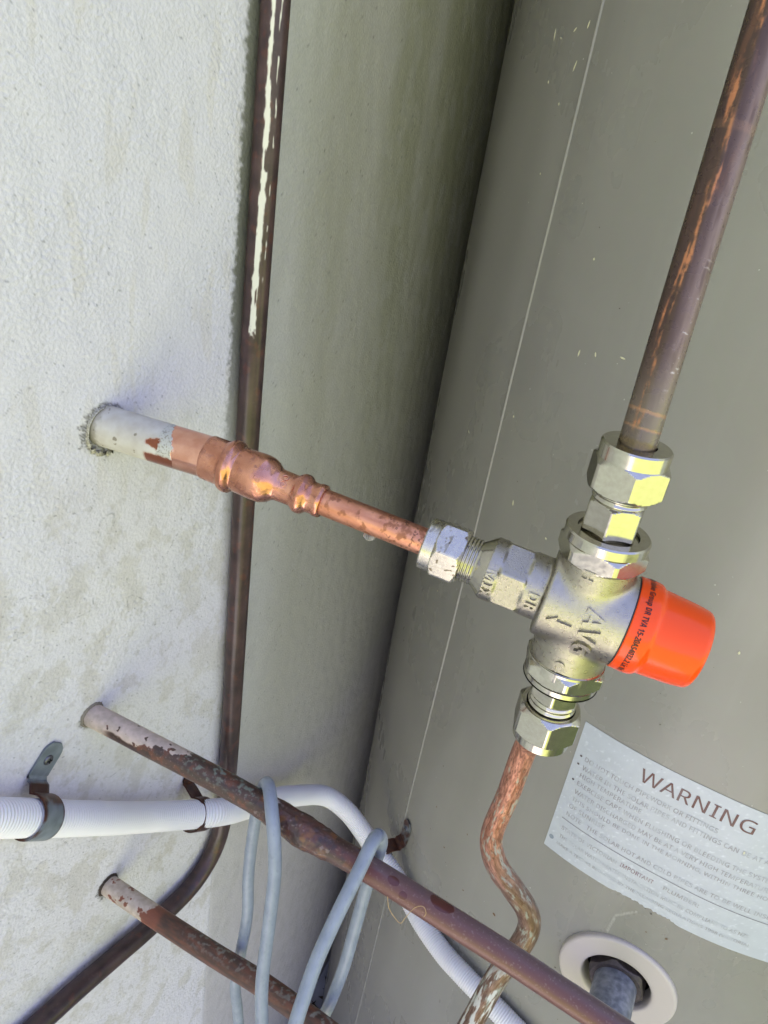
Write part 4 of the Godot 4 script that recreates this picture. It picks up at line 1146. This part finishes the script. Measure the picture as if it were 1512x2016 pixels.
func saddle(called: String, label: String, foot: Vector3, t: Vector3, n: Vector3, stand: float, rust: float, tab: float):
	var u := t.cross(n).normalized()
	if u.y < 0.0: u = -u
	var o := thing(called, label, "pipe clip", foot, "saddle clips on the white conduit")
	# centre line of the strap in (u, n); the strap is 11 mm wide along t
	var line := []
	for k in 9: line.append(Vector2(lerpf(tab, 0.0165, k / 8.0), 0.0010))
	line.append(Vector2(0.0145, 0.0013)); line.append(Vector2(0.0132, 0.0026)); line.append(Vector2(0.0126, 0.0050))
	var R := 0.0108
	for k in 22:
		var f := deg_to_rad(lerpf(-32.0, 205.0, k / 21.0))
		line.append(Vector2(cos(f + PI * 0.0) * R, stand + sin(f) * R))
	# the arc above starts at the top of the conduit and passes over its front to the underside
	var half := 0.0068
	var ncr := 9
	var make := func(off: float):
		var p := PackedVector3Array(); var uv := PackedVector2Array(); var col := PackedColorArray()
		for k in line.size():
			var a: Vector2 = line[maxi(k - 1, 0)]; var b: Vector2 = line[mini(k + 1, line.size() - 1)]
			var tn := (b - a).normalized()
			var nn := Vector2(-tn.y, tn.x)
			if k < 9: nn = Vector2(0, 1)
			elif nn.dot(line[k] - Vector2(0, stand)) < 0.0: nn = -nn
			var q: Vector2 = line[k] + nn * off
			var w := half
			if k < 4: w = half * [0.42, 0.82, 0.97, 1.0][k]
			for j in ncr:
				var x := lerpf(-w, w, j / float(ncr - 1))
				p.append(u * q.x + n * q.y + t * x)
				uv.append(Vector2(j, k))
				var at := p[p.size() - 1]
				var zinc := Color(0.21, 0.24, 0.255) * (1.0 + 0.35 * n1.get_noise_3dv(at * 160.0 + foot * 7.0))
				var rusty := Color(0.115, 0.045, 0.024).lerp(Color(0.05, 0.025, 0.02), clampf(0.5 + 1.2 * n1.get_noise_3dv(at * 230.0), 0, 1))
				var bend := exp(-pow((k - 14.0) / 4.5, 2.0)) + 0.55 * exp(-pow((k - 30.0) / 2.5, 2.0)) + (0.5 if absf(j - 4) > 3 and k > 12 else 0.0)
				var k2 := sst(0.35, 0.7, bend + 0.45 * n1.get_noise_3dv(at * 140.0) + (rust - 0.5) * 1.7)
				var c := zinc.lerp(rusty, k2); c.a = 1.0
				col.append(c)
		return grid(p, ncr, uv, false, false, col)
	var upper: ArrayMesh = make.call(0.0006)
	var m := StandardMaterial3D.new()
	m.vertex_color_use_as_albedo = true
	m.roughness = 0.42
	m.metallic = 0.35
	var lower := flipped(make.call(-0.0006))
	var st := SurfaceTool.new()
	st.append_from(upper, 0, Transform3D.IDENTITY)
	st.append_from(lower, 0, Transform3D.IDENTITY)
	# the cut edges
	var up: PackedVector3Array = upper.surface_get_arrays(0)[Mesh.ARRAY_VERTEX]
	var lw: PackedVector3Array = lower.surface_get_arrays(0)[Mesh.ARRAY_VERTEX]
	var uc: PackedColorArray = upper.surface_get_arrays(0)[Mesh.ARRAY_COLOR]
	for side in [0, ncr - 1]:
		var e := PackedVector3Array(); var ev := PackedVector2Array(); var ec := PackedColorArray()
		for k in line.size():
			for w in 2:
				e.append(up[k * ncr + side] if w == 0 else lw[k * ncr + side]); ev.append(Vector2(w, k)); ec.append(uc[k * ncr + side] * 0.8)
		var g := grid(e, 2, ev, false, false, ec)
		st.append_from(g if side == 0 else flipped(g), 0, Transform3D.IDENTITY)
	put(st.commit(), "strap", m, o)
	if rust < 0.9:
		var sc := u * 0.0245 + n * 0.0016
		if tab > 0.04: sc = u * 0.0330 + n * 0.0016
		var hm := plain(Color(0.42, 0.42, 0.44), 0.35, 0.8)
		var head := put(lathe(sc, n, u, rounded([Vector2(-0.0005, 0.0), Vector2(-0.0005, 0.0029), Vector2(0.0006, 0.0027), Vector2(0.0011, 0.0019), Vector2(0.0013, 0.0)], 0.0004), 32), "screw", hm, o)
		for q in 2:
			var bm := put(box(Vector3(0.0028, 0.0006, 0.0004)), "cross_slot", plain(Color(0.02, 0.02, 0.02), 0.8), head, sc + n * 0.00125)
			var dx := u.rotated(n, 0.5 + q * PI / 2.0)
			bm.basis = Basis(dx, n.cross(dx), n)

# ---------------------------------------------------------------- grey cable
func build_cable():
	var pts := [Vector3(-0.140, 0.60, -0.222), Vector3(-0.1500, 0.655, -0.2215), Vector3(-0.1548, 0.7095, -0.2190), Vector3(-0.1578, 0.7400, -0.2175), Vector3(-0.1586, 0.7679, -0.2215), Vector3(-0.1587, 0.7996, -0.2243), Vector3(-0.1628, 0.8299, -0.2272), Vector3(-0.1635, 0.8664, -0.2291), Vector3(-0.1607, 0.8951, -0.2283), Vector3(-0.1558, 0.9105, -0.2250), Vector3(-0.1485, 0.9179, -0.2180), Vector3(-0.1399, 0.9165, -0.2095), Vector3(-0.1333, 0.9060, -0.2045), Vector3(-0.1276, 0.8880, -0.2000), Vector3(-0.1236, 0.8582, -0.1941), Vector3(-0.1180, 0.8299, -0.1855), Vector3(-0.1112, 0.8077, -0.1797), Vector3(-0.1044, 0.7850, -0.1767), Vector3(-0.100, 0.745, -0.178), Vector3(-0.098, 0.715, -0.192), Vector3(-0.0965, 0.720, -0.208), Vector3(-0.0962, 0.7428, -0.2166), Vector3(-0.0969, 0.7621, -0.2211), Vector3(-0.0954, 0.7768, -0.2242), Vector3(-0.0937, 0.8058, -0.2293), Vector3(-0.0942, 0.8327, -0.2346), Vector3(-0.0945, 0.8600, -0.2389), Vector3(-0.0924, 0.8854, -0.2384), Vector3(-0.0903, 0.9049, -0.2357), Vector3(-0.0902, 0.9165, -0.2304), Vector3(-0.0898, 0.9200, -0.2232), Vector3(-0.0888, 0.9130, -0.2115), Vector3(-0.0886, 0.8984, -0.1960), Vector3(-0.0881, 0.8828, -0.1822), Vector3(-0.0863, 0.8701, -0.1719), Vector3(-0.0847, 0.8613, -0.1651), Vector3(-0.0826, 0.8480, -0.1584), Vector3(-0.079, 0.82, -0.148), Vector3(-0.075, 0.77, -0.143)]
	var path := spline(pts, 0.0025)
	var fn := func(v: float, _phi: float, p: Vector3):
		var c := rgb(142, 150, 162).lerp(rgb(128, 137, 150), clampf(0.5 + f3(p, 0.1), 0, 1))
		c = c.lerp(rgb(104, 112, 118), sst(0.26, 0.5, f3(Vector3(p.x, p.y, p.z * 0.5) + Vector3(9, 0, 1), 0.5)) * 0.28)
		return [c, 0.34 + 0.2 * absf(f1(p, 0.3)), 0.0, 0.5 + 0.15 * f1(Vector3(p.x, p.y, p.z * 0.5), 0.5)]
	var t := thing("grey_cable", "grey blue cable hung in two loops over the long brown pipe", "cable", Vector3.ZERO)
	put(tube(path, Vector3(0, 0.6, 1), 24, func(_s, _p): return 0.0034), "cable", painted(72, 2000, length_of(path), 0.0034, fn, 0.004), t)

# ---------------------------------------------------------------- galvanised outlet of the tank
func build_nipple():
	var c := on_tank(0.0185, 0.673)
	var ax := Vector3(sin(0.0185 / TANK_R), -0.0, cos(0.0185 / TANK_R))
	var t := thing("galvanised_pipe", "galvanised steel pipe with a dark hexagon nut sticking out of the tank port", "pipe", c)
	var zinc := plain(Color(0.45, 0.46, 0.48), 0.45, 0.5)
	mottle(zinc, 0.05, Color(0.36, 0.385, 0.43), Color(0.66, 0.67, 0.70), 0.35, 0.6, 0.014, 71)
	zinc.metallic = 0.45
	put(lathe(Vector3.ZERO, ax, Vector3.UP, rounded([Vector2(-0.03, 0.0), Vector2(-0.03, 0.0158), Vector2(0.078, 0.0158), Vector2(0.08, 0.0150), Vector2(0.08, 0.012), Vector2(0.04, 0.012), Vector2(0.04, 0.0)], 0.0006), 64), "pipe", zinc, t)
	var dark := plain(Color(0.16, 0.14, 0.14), 0.45, 0.4)
	mottle(dark, 0.04, Color(0.20, 0.18, 0.18), Color(0.36, 0.32, 0.32), 0.35, 0.6, 0.02, 72)
	dark.metallic = 0.4
	var keep := FACE
	FACE = Vector3.UP
	put(hex_nut(Vector3.ZERO, ax, -0.016, 0.0035, 0.0226, 0.35, 0.97, 0.96, 0.0157), "nut", dark, t)
	FACE = keep

# ---------------------------------------------------------------- small things
func build_small_things():
	# dry grass clippings stuck to the tank: place along the jacket, height, length and lean in millimetres and radians
	var g := plain(Color(0.86, 0.84, 0.70), 0.8)
	var spots := [[-250.5, 1283.4, 7.0, 0.1], [-215.2, 1287.1, 4.2, -0.2], [-227.5, 1285.0, 3.4, -0.9], [-241.5, 1281.1, 2.6, 1.2], [-226.7, 1246.4, 1.8, 0.3], [-219.2, 1266.5, 6.0, -0.3], [-245.4, 1257.9, 1.7, 0.2], [-229.5, 1207.0, 1.4, 0.5], [-152.6, 1114.4, 4.5, -0.1], [-140.3, 1117.4, 3.0, 0.3], [-121.3, 1121.3, 3.8, 1.5], [-160.5, 1168.7, 1.6, 0.2], [-195.7, 1055.4, 1.8, 0.4], [-174.6, 998.3, 4.0, 0.2], [-137.4, 990.1, 1.8, 0.9], [-0.7, 981.1, 2.2, 0.1], [-243.8, 875.6, 2.0, -0.6], [-248.7, 1021.3, 3.2, 0.9], [51.0, 844.0, 3.0, 0.1]]
	var proto: MeshInstance3D
	for q in spots:
		var o: MeshInstance3D
		if proto == null:
			var st := SurfaceTool.new()
			st.begin(Mesh.PRIMITIVE_TRIANGLES)
			var ring := [[-0.5, 0.05], [-0.2, 0.16], [0.2, 0.15], [0.5, 0.03]]
			var pv := PackedVector3Array(); var pu := PackedVector2Array()
			for e in ring:
				for j in 7:
					var f := TAU * j / 6.0
					pv.append(Vector3(cos(f) * e[1] + 0.08 * e[0] * e[0], e[0], sin(f) * e[1] * 0.5)); pu.append(Vector2(j, e[0]))
			proto = put(grid(pv, 7, pu, true), "grass_clipping", g, self)
			o = proto
		else:
			o = proto.duplicate()
			o.name = numbered("grass_clipping")
			add_child(o)
		tag(o, "tiny dry grass clipping stuck to the tank", "grass clipping", "dry grass clippings on the tank")
		var th: float = q[0] * 0.001 / TANK_R
		o.position = on_tank(q[0] * 0.001, q[1] * 0.001, 0.0004)
		var L: float = q[2] * 0.001
		o.basis = Basis(Vector3.UP, th) * Basis(Vector3(0, 0, 1), q[3]) * Basis.from_scale(Vector3(0.0036 if L > 0.0025 else 0.0042, L, 0.003))
	# dust and dirt specks on the tank, too small to count
	var sv := PackedVector3Array(); var sn := PackedVector3Array(); var sc := PackedColorArray(); var si := PackedInt32Array()
	for k in 330:
		var arc := rng.randf_range(-0.36, 0.12); var y := rng.randf_range(0.45, 1.34)
		var r := rng.randf_range(0.00018, 0.00055) * (1.7 if rng.randf() < 0.08 else 1.0)
		var c := Color(0.56, 0.54, 0.47) if rng.randf() < 0.6 else Color(0.10, 0.085, 0.06)
		if k < 8:
			arc = [-0.0899, -0.0843, 0.0352, 0.0218, -0.150, -0.171, -0.130, -0.118][k]; y = [0.6232, 0.6477, 0.7394, 0.7358, 0.66, 0.69, 0.70, 0.64][k]; r = [0.0021, 0.0019, 0.0012, 0.0007, 0.0009, 0.0008, 0.0009, 0.0010][k]; c = Color(0.16, 0.09, 0.04)
		var base := sv.size()
		var turn := rng.randf() * TAU; var sq := rng.randf_range(0.5, 1.0)
		sv.append(on_tank(arc, y, 0.0005)); sn.append(on_tank(arc, y) - TANK - Vector3(0, y, 0)); sc.append(c)
		for j in 7:
			var f := TAU * j / 7.0
			var e := Vector2(cos(f), sin(f) * sq).rotated(turn) * r * rng.randf_range(0.75, 1.2)
			sv.append(on_tank(arc + e.x, y + e.y, 0.00025)); sn.append(sn[base]); sc.append(c)
			si.append_array([base, base + 1 + (j + 1) % 7, base + 1 + j])
	for k in sn.size(): sn[k] = sn[k].normalized()
	var sm := StandardMaterial3D.new()
	sm.vertex_color_use_as_albedo = true
	sm.roughness = 0.9
	var specks := put(arrays(sv, sn, PackedVector2Array(), si, sc), "dirt_specks", sm, self)
	tag(specks, "specks of dust and dirt scattered over the tank", "dirt", "", "stuff")
	# a wisp of straw caught on the long pipe
	var wisp := put(tube(spline([Vector3(-0.0733, 0.9036, -0.2144), Vector3(-0.0712, 0.8985, -0.2135), Vector3(-0.0675, 0.8942, -0.2138), Vector3(-0.0640, 0.8925, -0.2142), Vector3(-0.0628, 0.8960, -0.2160), Vector3(-0.0610, 0.8992, -0.2205), Vector3(-0.0580, 0.8998, -0.2230), Vector3(-0.0557, 0.8975, -0.2225), Vector3(-0.0560, 0.8955, -0.2215)], 0.0008), Vector3(0, 0.5, 1), 6, func(_s, _p): return 0.00017), "straw_wisp", plain(Color(0.70, 0.58, 0.40), 0.7), self)
	tag(wisp, "curled wisp of dry straw caught on the long brown pipe", "straw")
	# leaf litter in the gap behind the tank
	var lv := PackedVector3Array(); var ln := PackedVector3Array(); var lc := PackedColorArray(); var li := PackedInt32Array()
	for k in 700:
		var z := rng.randf_range(-0.95, -0.38); var x := -0.25 - (-0.31 - z) * -0.19 + rng.randf_range(-0.10, 0.14)
		var at := Vector3(x, rng.randf_range(0.001, 0.022), z)
		var b := Basis.from_euler(Vector3(rng.randf_range(-0.6, 0.6), rng.randf() * TAU, rng.randf_range(-0.6, 0.6)))
		var L := rng.randf_range(0.006, 0.020); var W := L * rng.randf_range(0.15, 0.4)
		var c := Color(0.085, 0.058, 0.032).lerp(Color(0.022, 0.018, 0.012), rng.randf())
		if rng.randf() < 0.08: c = Color(0.26, 0.17, 0.08)
		var base := lv.size()
		for q in [Vector3(-L, 0, 0), Vector3(0, 0.001, -W), Vector3(L, 0, 0), Vector3(0, 0.001, W)]:
			lv.append(at + b * q); ln.append(b.y); lc.append(c)
		li.append_array([base, base + 1, base + 2, base, base + 2, base + 3])
	var lm := StandardMaterial3D.new()
	lm.vertex_color_use_as_albedo = true
	lm.roughness = 0.9
	var litter := put(arrays(lv, ln, PackedVector2Array(), li, lc), "leaf_litter", lm, self)
	tag(litter, "dark leaf litter lying in the gap between wall and tank", "leaf litter", "", "stuff")
